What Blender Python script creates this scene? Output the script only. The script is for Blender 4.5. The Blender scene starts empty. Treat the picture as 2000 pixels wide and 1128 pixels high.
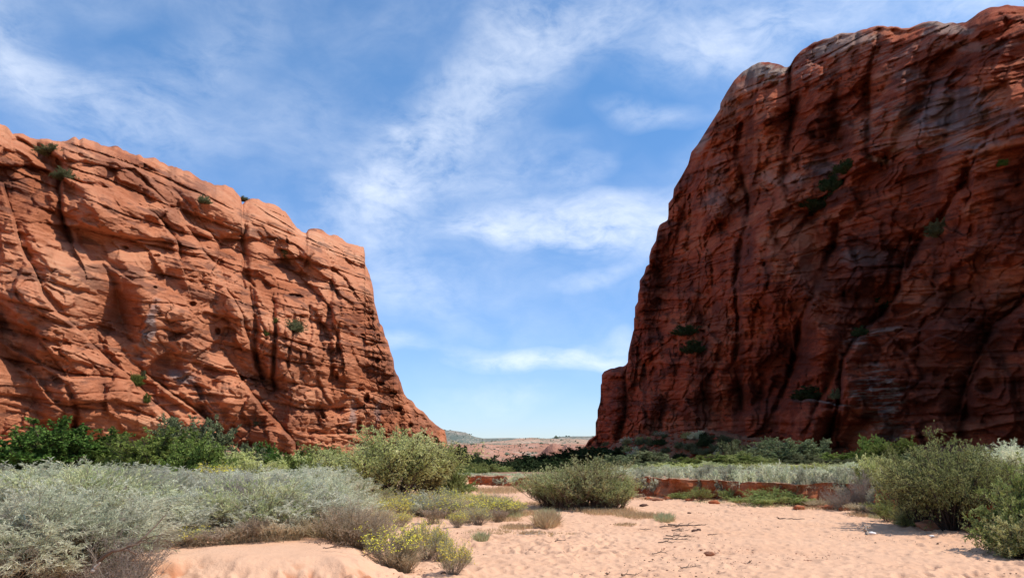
import bpy, math, random
import numpy as np
R = math.radians
scene = bpy.context.scene
col = scene.collection
# ------------------------------------------------------------------ camera
CAM_Z, PITCH, FPX = 1.6, math.atan(331/1450.0), 1450.0
cam_d = bpy.data.cameras.new("camera")
cam_d.sensor_width = 36.0
cam_d.lens = FPX/2000*36
cam_d.clip_start = 0.1
cam_d.clip_end = 40000
cam = bpy.data.objects.new("camera", cam_d)
cam.location = (0, 0, CAM_Z)
cam.rotation_euler = (math.pi/2+PITCH, 0, 0)
col.objects.link(cam)
scene.camera = cam
# ------------------------------------------------------------------ sun, sky, exposure
SUN_EL, SUN_AZ = R(54), R(99)          # azimuth clockwise from +Y (view direction)
sun_d = bpy.data.lights.new("sun", 'SUN')
sun_d.energy = 3.9
sun_d.angle = R(0.53)
sun_d.color = (1.0, 0.955, 0.89)
sun = bpy.data.objects.new("sun", sun_d)
sun.rotation_euler = (math.pi/2-SUN_EL, 0, -SUN_AZ+math.pi)
sun.location = (0, 0, 200)
col.objects.link(sun)
vs = scene.view_settings
scene.display_settings.display_device = 'sRGB'
vs.view_transform = 'Standard'
vs.look = 'None'
vs.gamma = 1.0
vs.use_curve_mapping = False
vs.exposure = 0.28
scene.cycles.max_bounces = 6
scene.cycles.diffuse_bounces = 3
scene.cycles.transmission_bounces = 3
scene.cycles.sample_clamp_indirect = 6.0

def link_nodes(nt):
    return nt.nodes, nt.links

def world():
    w = bpy.data.worlds.new("World")
    scene.world = w
    w.use_nodes = True
    nt = w.node_tree
    N, L = nt.nodes, nt.links
    for n in list(N): N.remove(n)
    out = N.new('ShaderNodeOutputWorld')
    bg = N.new('ShaderNodeBackground')
    bg.inputs['Strength'].default_value = 0.15
    L.new(bg.outputs[0], out.inputs[0])
    sky = N.new('ShaderNodeTexSky')
    sky.sky_type = 'NISHITA'
    sky.sun_disc = False
    sky.sun_elevation = SUN_EL
    sky.sun_rotation = SUN_AZ
    sky.altitude = 1000
    sky.air_density = 1.0
    sky.dust_density = 0.6
    sky.ozone_density = 1.6
    hs = N.new('ShaderNodeHueSaturation')
    hs.inputs['Saturation'].default_value = 1.15
    hs.inputs['Value'].default_value = 1.10
    L.new(sky.outputs[0], hs.inputs['Color'])
    tn = N.new('ShaderNodeMix'); tn.data_type = 'RGBA'; tn.blend_type = 'MULTIPLY'
    tn.inputs['Factor'].default_value = 1.0
    L.new(hs.outputs[0], tn.inputs['A'])
    # cirrus: direction -> azimuth / elevation, warped by noise, gathered in soft streak shapes
    tc = N.new('ShaderNodeTexCoord')
    sx = N.new('ShaderNodeSeparateXYZ')
    L.new(tc.outputs['Generated'], sx.inputs[0])
    def math_(op, a, b=None, c=None):
        n = N.new('ShaderNodeMath'); n.operation = op
        for i, v in enumerate((a, b, c)):
            if v is None: continue
            if isinstance(v, (int, float)): n.inputs[i].default_value = v
            else: L.new(v, n.inputs[i])
        return n.outputs[0]
    az = math_('ARCTAN2', sx.outputs[0], sx.outputs[1])
    el = math_('ARCSINE', sx.outputs[2])
    cr = N.new('ShaderNodeValToRGB')      # the pale band at the horizon is a little weaker than the sky model has it
    cr.color_ramp.elements[0].position = 0.0; cr.color_ramp.elements[0].color = (.60, .645, .83, 1)
    cr.color_ramp.elements[1].position = .5; cr.color_ramp.elements[1].color = (.86, 1.02, 1.07, 1)
    L.new(el, cr.inputs[0]); L.new(cr.outputs[0], tn.inputs['B'])
    cmb = N.new('ShaderNodeCombineXYZ')
    L.new(az, cmb.inputs[0]); L.new(el, cmb.inputs[1])
    def noise(vec, scale, detail, rough, dist=0.0, sc=(1, 1, 1), rot=0.0, lac=2.0, off=(0, 0, 0)):
        m = N.new('ShaderNodeMapping')
        m.inputs['Scale'].default_value = sc
        m.inputs['Rotation'].default_value = (0, 0, rot)
        m.inputs['Location'].default_value = off
        L.new(vec, m.inputs[0])
        n = N.new('ShaderNodeTexNoise')
        n.inputs['Scale'].default_value = scale
        n.inputs['Detail'].default_value = detail
        n.inputs['Roughness'].default_value = rough
        n.inputs['Distortion'].default_value = dist
        n.inputs['Lacunarity'].default_value = lac
        L.new(m.outputs[0], n.inputs['Vector'])
        return n
    # warp
    wn = noise(cmb.outputs[0], 4.0, 3, 0.5)
    vm = N.new('ShaderNodeVectorMath'); vm.operation = 'SUBTRACT'
    L.new(wn.outputs['Color'], vm.inputs[0]); vm.inputs[1].default_value = (.5, .5, .5)
    vs_ = N.new('ShaderNodeVectorMath'); vs_.operation = 'SCALE'
    L.new(vm.outputs[0], vs_.inputs[0]); vs_.inputs['Scale'].default_value = 0.14
    va = N.new('ShaderNodeVectorMath'); va.operation = 'ADD'
    L.new(cmb.outputs[0], va.inputs[0]); L.new(vs_.outputs[0], va.inputs[1])
    wv = va.outputs[0]
    def blob(x, y, lx, ly, deg, amp):
        # pixel of the photograph -> direction
        a, b = (x-1000)/FPX, (564-y)/FPX
        dx, dy, dz = a, math.cos(PITCH)-b*math.sin(PITCH), math.sin(PITCH)+b*math.cos(PITCH)
        l = math.sqrt(dx*dx+dy*dy+dz*dz)
        A, E = math.atan2(dx, dy), math.asin(dz/l)
        m = N.new('ShaderNodeMapping'); m.vector_type = 'TEXTURE'
        m.inputs['Location'].default_value = (A, E, 0)
        m.inputs['Rotation'].default_value = (0, 0, R(deg))
        m.inputs['Scale'].default_value = (lx/FPX, ly/FPX, 1)
        L.new(wv, m.inputs[0])
        g = N.new('ShaderNodeTexGradient'); g.gradient_type = 'SPHERICAL'
        L.new(m.outputs[0], g.inputs[0])
        ss = math_('SMOOTH_MIN', g.outputs['Fac'], 0.8, 0.3)
        return math_('MULTIPLY', ss, amp*.58)
    tot = None
    for bl in CLOUDS:
        o = blob(*bl)
        tot = o if tot is None else math_('ADD', tot, o)
    # fibres: noise drawn out along the wind (up to the right), soft between
    f1 = noise(wv, 8, 10, 0.64, 0.35, (1.0, 2.0, 1), R(-24))
    f2 = noise(cmb.outputs[0], 26, 6, 0.62, 0.5, (1.0, 1.7, 1), R(-16))
    f3 = noise(wv, 2.6, 4, 0.5, 0.0, (1, 1.5, 1), R(-25))
    fib = math_('ADD', math_('MULTIPLY', f1.outputs['Fac'], 1.0), math_('MULTIPLY', f2.outputs['Fac'], 0.45))
    fib = math_('SUBTRACT', fib, 0.52)
    fib = math_('MAXIMUM', math_('MULTIPLY', fib, 2.6), 0.0)
    dens = math_('MULTIPLY', tot, math_('ADD', math_('MULTIPLY', fib, 1.0), 0.10))
    veil = math_('MULTIPLY', math_('MAXIMUM', math_('SUBTRACT', f3.outputs['Fac'], 0.36), 0), 0.9)
    dens = math_('ADD', dens, math_('MULTIPLY', veil, math_('ADD', fib, 0.35)))
    dens = math_('SUBTRACT', 1.0, math_('POWER', 2.718, math_('MULTIPLY', dens, -1.0)))
    # nothing above the top of the dome or below the horizon
    up = math_('MULTIPLY', math_('ADD', el, 0.0), 9.0); 
    upc = N.new('ShaderNodeClamp'); L.new(up, upc.inputs[0])
    dens = math_('MULTIPLY', dens, math_('MULTIPLY', upc.outputs[0], .88))
    mix = N.new('ShaderNodeMix'); mix.data_type = 'RGBA'
    L.new(dens, mix.inputs['Factor'])
    L.new(tn.outputs['Result'], mix.inputs['A'])
    mix.inputs['B'].default_value = (6.7, 7.0, 7.5, 1)
    L.new(mix.outputs['Result'], bg.inputs['Color'])

# x, y (photo pixel giving the direction), half length, half width, tilt, strength
CLOUDS = [
 (1130, 435, 330, 75, 4, 1.9), (1000, 470, 260, 40, -4, .9), (1230, 470, 140, 60, -8, 1.2),
 (880, 250, 330, 110, 28, .75), (1000, 130, 330, 90, 22, .7), (1090, 40, 250, 70, 10, .7),
 (800, 330, 170, 120, 40, .8), (690, 420, 160, 100, 30, .9), (750, 520, 130, 90, 75, .8),
 (1080, 695, 230, 24, 2, 1.9), (960, 690, 110, 22, -6, 1.0), (1180, 670, 90, 25, 14, .9),
 (1170, 555, 110, 22, 14, .8), (820, 585, 110, 60, 14, .7), (770, 680, 90, 26, 4, .9), (960, 775, 160, 40, 6, .7),
 (1240, 215, 130, 36, -12, .8), (1330, 70, 240, 110, -5, .7), (1520, 40, 260, 80, 5, .8), (1900, 5, 240, 60, 5, 1.0),
 (110, 190, 260, 90, -14, .7), (240, 240, 240, 80, -8, .6), (400, 120, 220, 80, 30, .35), (30, 100, 120, 120, 20, .5),
 (1140, 325, 90, 40, 30, .7), (1400, 300, 160, 90, 40, .4), (780, 275, 60, 22, -35, .7), (1000, 330, 200, 60, 20, .5),
]
world()
# ------------------------------------------------------------------ numpy helpers
def ray(px, py):
    a = (np.asarray(px, float)-1000)/FPX
    b = (564-np.asarray(py, float))/FPX
    cp, sp = math.cos(PITCH), math.sin(PITCH)
    return a, cp-b*sp, sp+b*cp
def proj(x, y, z):
    cp, sp = math.cos(PITCH), math.sin(PITCH)
    z = z-CAM_Z
    d = y*cp+z*sp
    return 1000+FPX*x/d, 564-FPX*(z*cp-y*sp)/d
from concurrent.futures import ThreadPoolExecutor
POOL = ThreadPoolExecutor(4)
def par(fn):
    """run an element-wise numpy function in cache-sized chunks on a few threads"""
    def f(*arrs, **kw):
        arrs = np.broadcast_arrays(*[np.asarray(a) for a in arrs])
        sh = arrs[0].shape
        fl = [np.ascontiguousarray(a).ravel() for a in arrs]
        n = fl[0].size; ch = 24576
        if n <= ch:
            r = fn(*fl, **kw)
            return tuple(q.reshape(sh) for q in r) if isinstance(r, tuple) else r.reshape(sh)
        rs = list(POOL.map(lambda a: fn(*[q[a:a+ch] for q in fl], **kw), range(0, n, ch)))
        if isinstance(rs[0], tuple): return tuple(np.concatenate(q).reshape(sh) for q in zip(*rs))
        return np.concatenate(rs).reshape(sh)
    return f
def _hash(i, j, k, seed=0):
    n = i.astype(np.uint32)*np.uint32(374761393)+j.astype(np.uint32)*np.uint32(668265263)+k.astype(np.uint32)*np.uint32(2246822519)+np.uint32((int(seed)*1274126177) & 0xffffffff)
    n = (n ^ (n >> np.uint32(13)))*np.uint32(1274126177)
    n = (n ^ (n >> np.uint32(16)))*np.uint32(2246822519)
    return n ^ (n >> np.uint32(15))
def hash_i(i, j, k, seed):
    i, j, k = np.broadcast_arrays(np.asarray(i), np.asarray(j), np.asarray(k))
    return _hash(i, j, k, seed).astype(np.int64)
_G = np.array([(1,1,0),(-1,1,0),(1,-1,0),(-1,-1,0),(1,0,1),(-1,0,1),(1,0,-1),(-1,0,-1),(0,1,1),(0,-1,1),(0,1,-1),(0,-1,-1),(1,1,0),(-1,1,0),(0,-1,1),(0,-1,-1)], np.float32)
GX, GY, GZ = (np.ascontiguousarray(_G[:, i]) for i in range(3))
@par
def _perlin(x, y, z, seed=0):
    x0, y0, z0 = np.floor(x), np.floor(y), np.floor(z)
    xf, yf, zf = (x-x0).astype(np.float32), (y-y0).astype(np.float32), (z-z0).astype(np.float32)
    U = np.uint32
    xi, yi, zi = x0.astype(np.int64).astype(U), y0.astype(np.int64).astype(U), z0.astype(np.int64).astype(U)
    hx = xi*U(374761393)+U((int(seed)*1274126177) & 0xffffffff); hy = yi*U(668265263); hz = zi*U(2246822519)
    hx1, hy1, hz1 = hx+U(374761393), hy+U(668265263), hz+U(2246822519)
    u, v, w = (t*t*t*(t*(t*6-15)+10) for t in (xf, yf, zf))
    x1, y1, z1 = xf-1, yf-1, zf-1
    def g(a, b, c, fx, fy, fz):
        n = a+b+c
        n = (n ^ (n >> U(13)))*U(1274126177)
        n = (n ^ (n >> U(15)))*U(2246822519)
        h = (n >> U(27)) & U(15)
        return GX[h]*fx+GY[h]*fy+GZ[h]*fz
    a = g(hx, hy, hz, xf, yf, zf); b = g(hx1, hy, hz, x1, yf, zf); a += (b-a)*u
    c = g(hx, hy1, hz, xf, y1, zf); b = g(hx1, hy1, hz, x1, y1, zf); c += (b-c)*u
    a += (c-a)*v
    c = g(hx, hy, hz1, xf, yf, z1); b = g(hx1, hy, hz1, x1, yf, z1); c += (b-c)*u
    d = g(hx, hy1, hz1, xf, y1, z1); b = g(hx1, hy1, hz1, x1, y1, z1); d += (b-d)*u
    c += (d-c)*v
    return a+(c-a)*w
def perlin(x, y, z, seed=0): return _perlin(x, y, z, seed=int(seed))
def fbm(x, y, z, oct=4, seed=0, gain=.5, lac=2.03):
    s, a = 0, 1.0
    for o in range(oct):
        s = s+a*perlin(x, y, z, seed+o*17); x, y, z, a = x*lac, y*lac, z*lac, a*gain
    return s
def ridged(x, y, z, oct=4, seed=0, gain=.5):
    s, a = 0, 1.0
    for o in range(oct):
        s = s+a*(1-2*np.abs(perlin(x, y, z, seed+o*17))); x, y, z, a = x*2.03, y*2.03, z*2.03, a*gain
    return s
def worley(x, y, seed=0, jit=.9): return _worley(x, y, seed=seed, jit=jit)
@par
def _worley(x, y, seed=0, jit=.9):
    """2-D: distance to the nearest cell border (F2-F1), cell id"""
    xi, yi = np.floor(x).astype(np.int64), np.floor(y).astype(np.int64)
    f1 = np.full(x.shape, 9.0); f2 = np.full(x.shape, 9.0); cid = np.zeros(x.shape, np.int64)
    for a in (-1, 0, 1):
        for b in (-1, 0, 1):
            h = _hash(xi+a, yi+b, np.zeros_like(xi), seed).astype(np.int64)
            cx = xi+a+.5+jit*((h & 1023)/1023-.5)
            cy = yi+b+.5+jit*(((h >> 10) & 1023)/1023-.5)
            d = np.hypot(x-cx, y-cy)
            near = d < f1
            f2 = np.where(near, f1, np.minimum(f2, d))
            cid = np.where(near, h, cid)
            f1 = np.where(near, d, f1)
    return f2-f1, cid
def sstep(a, b, x):
    t = np.clip((x-a)/(b-a), 0, 1)
    return t*t*(3-2*t)
def pl_dist(px, py, pts):
    """distance to a polyline and its side, worked out only near the line"""
    pts = np.array(pts, float); pad = 260
    m = (px > pts[:, 0].min()-pad) & (px < pts[:, 0].max()+pad) & (py > pts[:, 1].min()-pad) & (py < pts[:, 1].max()+pad)
    D = np.full(px.shape, 1e9); Sd = np.ones(px.shape)
    if m.any():
        d, s = _pl_dist(px[m], py[m], pts=[tuple(p) for p in pts]); D[m] = d; Sd[m] = s
    return D, Sd
@par
def _pl_dist(px, py, pts=None):
    """distance to a polyline and the side: + on the right of its direction in the picture (y down)"""
    best = np.full(px.shape, 1e9); side = np.zeros(px.shape)
    for (x0, y0), (x1, y1) in zip(pts[:-1], pts[1:]):
        dx, dy = x1-x0, y1-y0
        l2 = dx*dx+dy*dy
        t = np.clip(((px-x0)*dx+(py-y0)*dy)/l2, 0, 1)
        d = np.hypot(px-x0-t*dx, py-y0-t*dy)
        c = dx*(py-y0)-dy*(px-x0)
        near = d < best
        best = np.where(near, d, best); side = np.where(near, c, side)
    return best, np.sign(side)
def mesh_obj(name, verts, faces, mat, parent=None, smooth=True, attrs=None, ngon=None):
    """faces: (n,3) or (n,4) int array"""
    me = bpy.data.meshes.new(name)
    verts = np.ascontiguousarray(verts, np.float32); faces = np.ascontiguousarray(faces, np.int32)
    n, k = faces.shape
    me.vertices.add(len(verts)); me.vertices.foreach_set("co", verts.ravel())
    me.loops.add(n*k); me.loops.foreach_set("vertex_index", faces.ravel())
    me.polygons.add(n); me.polygons.foreach_set("loop_start", np.arange(0, n*k, k, dtype=np.int32))
    me.update(calc_edges=True)
    me.polygons.foreach_set("use_smooth", np.full(n, smooth))
    for an, av in (attrs or {}).items():
        av = np.asarray(av, np.float32)
        at = me.attributes.new(an, 'FLOAT', 'POINT')
        at.data.foreach_set("value", av.ravel())
    if mat: me.materials.append(mat)
    o = bpy.data.objects.new(name, me)
    col.objects.link(o)
    if parent: o.parent = parent
    return o
def grid_faces(nr, nc):
    i = np.arange(nr*nc).reshape(nr, nc)
    return np.stack([i[:-1, :-1], i[:-1, 1:], i[1:, 1:], i[1:, :-1]], -1).reshape(-1, 4)
def structure(o):
    o["kind"] = "structure"; return o
def arc_columns(pts, n, weight=1.0):
    pts = np.array(pts, float)
    d = np.hypot(np.diff(pts[:, 0]), np.diff(pts[:, 1])*weight)
    s = np.concatenate([[0], np.cumsum(d)])
    t = np.linspace(0, s[-1], n)
    return np.interp(t, s, pts[:, 0]), np.interp(t, s, pts[:, 1])

# ------------------------------------------------------------------ materials
def new_mat(name):
    m = bpy.data.materials.new(name); m.use_nodes = True
    nt = m.node_tree
    for n in list(nt.nodes): nt.nodes.remove(n)
    return m, nt.nodes, nt.links
class NB:
    """small node builder"""
    def __init__(s, name):
        s.m, s.N, s.L = new_mat(name)
        s.out = s.N.new('ShaderNodeOutputMaterial')
    def put(s, sock, v):
        if isinstance(v, (int, float)): sock.default_value = v
        elif isinstance(v, tuple): sock.default_value = v if len(v) != 3 or sock.type == 'VECTOR' else v+(1,)
        else: s.L.new(v, sock)
    def math(s, op, a, b=None, clamp=False):
        n = s.N.new('ShaderNodeMath'); n.operation = op; n.use_clamp = clamp
        s.put(n.inputs[0], a)
        if b is not None: s.put(n.inputs[1], b)
        return n.outputs[0]
    def mix(s, f, a, b, blend='MIX'):
        n = s.N.new('ShaderNodeMix'); n.data_type = 'RGBA'; n.blend_type = blend
        s.put(n.inputs['Factor'], f); s.put(n.inputs['A'], a); s.put(n.inputs['B'], b)
        return n.outputs['Result']
    def attr(s, name):
        n = s.N.new('ShaderNodeAttribute'); n.attribute_name = name; return n.outputs['Fac']
    def pos(s, scale=(1, 1, 1), rot=(0, 0, 0)):
        g = s.N.new('ShaderNodeNewGeometry')
        m = s.N.new('ShaderNodeMapping'); m.inputs['Scale'].default_value = scale; m.inputs['Rotation'].default_value = rot
        s.L.new(g.outputs['Position'], m.inputs[0]); return m.outputs[0]
    def noise(s, vec, scale, detail=4, rough=.55, dist=0.0):
        n = s.N.new('ShaderNodeTexNoise'); n.inputs['Scale'].default_value = scale
        n.inputs['Detail'].default_value = detail; n.inputs['Roughness'].default_value = rough
        n.inputs['Distortion'].default_value = dist
        s.L.new(vec, n.inputs['Vector']); return n.outputs['Fac']
    def ramp(s, f, stops):
        n = s.N.new('ShaderNodeValToRGB'); cr = n.color_ramp
        while len(cr.elements) < len(stops): cr.elements.new(.5)
        for e, (p, c) in zip(cr.elements, stops): e.position = p; e.color = tuple(c)+(1,)
        s.put(n.inputs[0], f); return n.outputs[0]
    def maprange(s, f, a, b, c, d):
        n = s.N.new('ShaderNodeMapRange'); s.put(n.inputs[0], f)
        for i, v in enumerate((a, b, c, d)): n.inputs[i+1].default_value = v
        return n.outputs[0]
    def bump(s, h, strength, dist):
        n = s.N.new('ShaderNodeBump'); n.inputs['Strength'].default_value = strength; n.inputs['Distance'].default_value = dist
        s.put(n.inputs['Height'], h); return n.outputs[0]
    def principled(s, color, rough=.9, normal=None, spec=.2):
        p = s.N.new('ShaderNodeBsdfPrincipled'); s.put(p.inputs['Base Color'], color); s.put(p.inputs['Roughness'], rough)
        p.inputs['Specular IOR Level'].default_value = spec
        if normal is not None: s.L.new(normal, p.inputs['Normal'])
        s.L.new(p.outputs[0], s.out.inputs['Surface']); return s.m

def rock_material(name, stops, pale, varnish, grey, bumpd=.35):
    b = NB(name)
    p = b.pos()
    tone = b.attr('tone')
    n1 = b.noise(p, .11, 5, .6)
    n2 = b.noise(b.pos((.35, .35, 2.6)), .5, 5, .62, .4)       # thin bedding tint
    n3 = b.noise(p, 2.3, 6, .65)
    f = b.math('ADD', b.math('MULTIPLY', n1, .52), b.math('MULTIPLY', n2, .42))
    f = b.math('ADD', f, b.math('MULTIPLY', n3, .30))
    f = b.math('ADD', f, b.math('MULTIPLY', tone, .27))
    c = b.ramp(b.math('SUBTRACT', f, .12), stops)
    c = b.mix(b.attr('pale'), c, pale)
    c = b.mix(b.attr('grey'), c, grey)
    c = b.mix(b.attr('stain_shade'), c, varnish)  # varnish tint, also carries the shade painted low on the right cliff
    h = b.math('ADD', b.math('MULTIPLY', n3, .5), b.math('MULTIPLY', b.noise(b.pos((.6, .6, 4.5)), 1.7, 6, .7, .3), .9))
    nm = b.bump(h, 1.0, bumpd)
    return b.principled(c, .95, nm, .1)

# ------------------------------------------------------------------ cliffs
def build_cliff(name, sil, foot_y, plane, slab, cols, rows, feats, mat, seed, round_w, round_R, back, lay):
    """A rock mass: its base surface is a battered wall plane softly joined to a gentler upper slab;
    relief (joints, fins, ledges, hollows) is cut into it; the top runs back into a plateau and down behind."""
    sx, sy = arc_columns(sil, cols)
    # small irregularity of the skyline
    q = (sx+.6*sy)
    k_ = np.hanning(9); k_ /= k_.sum(); sy = np.convolve(np.pad(sy, 4, mode='edge'), k_, 'valid')
    sy = sy+lay['skyrough']*(2.2*fbm(q*.05, seed, .3, 3, seed, .45)-15*(np.abs(perlin(q*.024, seed, .7, seed+1))-.2)-6*(np.abs(perlin(q*.06, seed, 3.7, seed+2))-.2))
    v = np.linspace(0, 1, rows)[:, None]
    v = v**.97
    PX = np.repeat(sx[None, :], rows, 0)
    fy = np.interp(sx, [p[0] for p in foot_y], [p[1] for p in foot_y])
    PY = fy[None, :]+(sy-fy)[None, :]*v
    dx, dy, dz = ray(PX, PY)
    def hit(pl):
        nx, ny, nz, c = pl
        den = nx*dx+ny*dy+nz*dz
        num = c-nz*CAM_Z
        return num/np.minimum(den, -1e-3)
    t1, t2 = hit(plane), hit(slab)
    k = lay['blend']
    T = k*np.logaddexp(t1/k, t2/k)
    X0, Y0, Z0 = dx*T, dy*T, CAM_Z+dz*T
    # wall coordinates (metres): along the wall as it faces the wash, and up
    n = np.array(plane[:2]); n = n/np.hypot(*n)
    mid = rows//3
    Tm = T[mid]*np.hypot(dx[mid], dy[mid]); ker = np.hanning(161); ker /= ker.sum()
    Tm = np.convolve(np.pad(Tm, 80, mode='edge'), ker, 'valid')
    ax = np.arctan2(dx[mid], dy[mid])
    U = np.concatenate([[0], np.cumsum(np.diff(ax)*(Tm[1:]+Tm[:-1])/2)])
    DX, DY = PX-sx[None, :], 0
    S = np.repeat(U[None, :], rows, 0)*lay['sf']
    hl = np.hypot(dx, dy)
    Tw = Tm.mean()+lay['persp']*(Tm-Tm.mean())
    W = CAM_Z+dz/hl*Tw[None, :]
    W = .7*W+.3*Z0
    d = np.zeros_like(T)              # relief along the sight line, + = further in
    tone = np.zeros_like(T); stain_shade = np.zeros_like(T); pale = np.zeros_like(T); grey = np.zeros_like(T)
    mpp = T/FPX                       # metres per photo pixel here
    wx = PX+fbm(S*.10, W*.10, 1.5, 4, seed+3)*9
    wy = PY+fbm(S*.10, W*.10, 7.5, 4, seed+4)*9
    # --- large rounded buttresses
    bw = S*lay['bf']+.5*fbm(S*.03, W*.03, seed, 3, seed+12)+lay['bslope']*W*lay['bf']
    bil = np.abs(perlin(bw, W*lay['bv'], seed*1.3, seed+11))+.45*np.abs(perlin(bw*2.3+5, W*lay['bv']*2.6, seed*1.3, seed+13))
    bil = np.sqrt(bil*bil+.0016)
    d -= lay['butt']*(bil-.35)*2.2
    d += lay['mid']*fbm(S*.11, W*.07, seed*2.3, 4, seed+21)
    # --- fins, joints and hollows where the photo shows them
    thin = sstep(-.05, .22, fbm(S*.25, W*2.2, 1.7, 4, seed+33, .6))
    for ft in feats:
        kind = ft[0]
        if kind == 'step':            # ft: pts, amp (m), decay (px), groove (m), side(+1/-1 recessed)
            _, pts, amp, dec, gr, sd = ft
            dist, side = pl_dist(wx, wy, pts)
            rec = (side*sd > 0)
            amp = amp*lay['feat']; d += np.where(rec, amp*np.exp(-dist/dec)*sstep(0, 3.0, dist), -.25*amp*np.exp(-dist/(dec*.45))*1.0)
            d += lay['feat']*gr*np.exp(-(dist/2.6)**2)
        elif kind == 'crack':
            _, pts, gr, w = ft
            dist, side = pl_dist(wx, wy, pts)
            d += lay['feat']*.55*gr*np.exp(-(dist/w)**2)
        elif kind == 'gully':         # a wide open cleft: pts, depth, half width
            _, pts, gr, w = ft
            dist, side = pl_dist(wx, wy, pts)
            jw = w*(1+.55*fbm(S*.12, W*.10, 6.6, 3, seed+35))
            mod = np.clip(.62+.9*fbm(S*.06, W*.05, 7.7, 3, seed+36), .1, 1.2)
            dist = np.abs(dist*np.where(side > 0, 1, 1.0)+2.5*fbm(S*.3, W*.3, 4.4, 3, seed+37))
            d += lay['gul']*gr*mod*(np.exp(-np.where(side > 0, dist/(jw*1.5), (dist/(jw*.7))**2))+.3*np.exp(-(dist/(jw*.25))**2))
        elif kind == 'hole':          # cx, cy, rx, ry, depth
            _, cx, cy, rx, ry, dep = ft
            q = np.hypot((wx-cx)/rx, (wy-cy)/ry)
            d += dep*(1-sstep(.55, 1.0, q))
        elif kind == 'bowl':
            _, cx, cy, rx, ry, dep = ft
            q = np.hypot((wx-cx)/rx, (wy-cy)/ry)
            d += dep*np.exp(-q*q*1.2)
        elif kind in ('pale', 'stain_shade', 'grey', 'tone', 'streak'):
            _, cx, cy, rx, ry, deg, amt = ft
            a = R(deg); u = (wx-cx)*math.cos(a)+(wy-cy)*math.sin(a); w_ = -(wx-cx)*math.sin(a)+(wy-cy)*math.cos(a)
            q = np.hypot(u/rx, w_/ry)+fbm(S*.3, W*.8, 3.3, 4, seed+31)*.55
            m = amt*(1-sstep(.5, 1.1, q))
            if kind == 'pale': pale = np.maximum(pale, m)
            elif kind == 'stain_shade': stain_shade = np.maximum(stain_shade, m)
            elif kind == 'streak': pale = np.maximum(pale, m*thin)
            elif kind == 'grey': grey = np.maximum(grey, m)
            else: tone += m
    # --- bedding: thick sets, each with its own inclined lamination
    tilt = lay['tilt']
    wb = W+tilt*S+2.2*fbm(S*.035, W*.05, seed, 3, seed+41)
    Ls = lay['set']
    ph = wb/Ls+.35*perlin(wb*.23, seed, .5, seed+42)
    idx = np.floor(ph).astype(np.int64); fr = ph-idx
    hs = hash_i(idx, idx*0, idx*0, seed)
    ra, rb, rc = (hs & 255)/255, ((hs >> 8) & 255)/255, ((hs >> 16) & 255)/255
    env = .35+.65*sstep(-.25, .35, fbm(S*.06, W*.06, seed+.7, 2, seed+43))
    bulge = 1-np.abs(2*fr-.85)**3.0
    d -= lay['ledge']*(.3+.9*ra)*bulge*env
    d += lay['gap']*np.exp(-((np.minimum(fr, 1-fr))/.05)**2)*env*(.3+rb)
    cross = (rc-.35)*lay['cross']
    wl = wb+cross*S*.9+.35*fbm(S*.2, W*.2, seed+.2, 3, seed+51)
    for lam, am in lay['lam']:
        p2 = wl/lam+.45*perlin(wl*.6/lam*.5, S*.05, .1, seed+52)
        i2 = np.floor(p2).astype(np.int64); f2 = p2-i2
        h2 = hash_i(i2, idx, idx*0, seed+5)
        r2 = (h2 & 255)/255
        e2 = sstep(-.35, .25, perlin(S*.22/lam*.5, W*.22, r2*9, seed+54))
        d -= am*(.15+1.2*r2*r2)*(.55*(1-(2*f2-1)**4)+.85*(1-f2)*sstep(0, .10, f2))*e2
        tone += (r2-.5)*.35*e2
    # --- spalled slabs: sheets that end in curved, sharp edges
    for fs, fw, kq, am, so in lay['slabs']:
        q = kq*fbm(S*fs+.5*W*fw*so, W*fw-S*fs*so*.5, so+.3, 3, seed+66, .45)+.12*fbm(S*.5, W*.6, .2, 3, seed+67)
        iq = np.floor(q); fq = q-iq
        d += am*(iq+sstep(.0, .13, fq)-.25*fq)
    # --- joint blocks
    for cell_s, cell_w, dep, amp_id, msk in lay['blocks']:
        q, cid = worley((S+2.0*fbm(S*.15, W*.15, 4.1, 3, seed+61))/cell_s, (W+tilt*.5*S+1.5*fbm(S*.15, W*.15, 9.1, 3, seed+62))/cell_w, seed+60)
        rr = (cid & 255)/255
        em = sstep(msk, msk+.4, fbm(S*.04, W*.045, cell_s, 2, seed+63)+lay['blockbias'](PX, PY))
        d += dep*np.exp(-(q/.055)**2)*em*(.4+rr)
        d += amp_id*(rr-.5)*sstep(0, .12, q)*em
        d -= amp_id*.35*sstep(0, .55, q)*em
    # --- weathering pits
    for cs, thr, dep, a_ in lay['pits']:
        q = fbm(S/cs, W/(cs*a_), 2.2, 2, seed+71)
        em = sstep(.05, .4, fbm(S*.05, W*.06, 8.8, 2, seed+72)+lay['pitbias'](PX, PY))
        d += dep*sstep(thr, thr+.16, q)*em
    # --- fine roughness
    d += .35*fbm(S*.45, W*.6, .9, 5, seed+81, .6)*lay['fine']
    d += lay['facet']*np.abs(fbm(S*.2, W*.16, 5.9, 4, seed+82, .55))
    # --- desert varnish: streaks running down the steep parts
    vs1 = fbm(S*.42, W*.045, .4, 4, seed+91)
    vs2 = fbm(S*.07, W*.09, 3.4, 3, seed+92)
    stain_shade = np.maximum(stain_shade, lay['varnish']*sstep(.02, .45, vs1*.7+vs2*.9-.12))
    bl = fbm(S*.16, W*.5+tilt*S*.5, 6.4, 5, seed+93, .6)
    stain_shade = np.maximum(stain_shade, lay['blotch']*sstep(.28, .5, bl))
    tone += .5*fbm(S*.02, wb*.11, 1.1, 3, seed+95)+(ra-.5)*.35+.7*fbm(S*.06, W*.05, 2.1, 3, seed+96)
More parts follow.
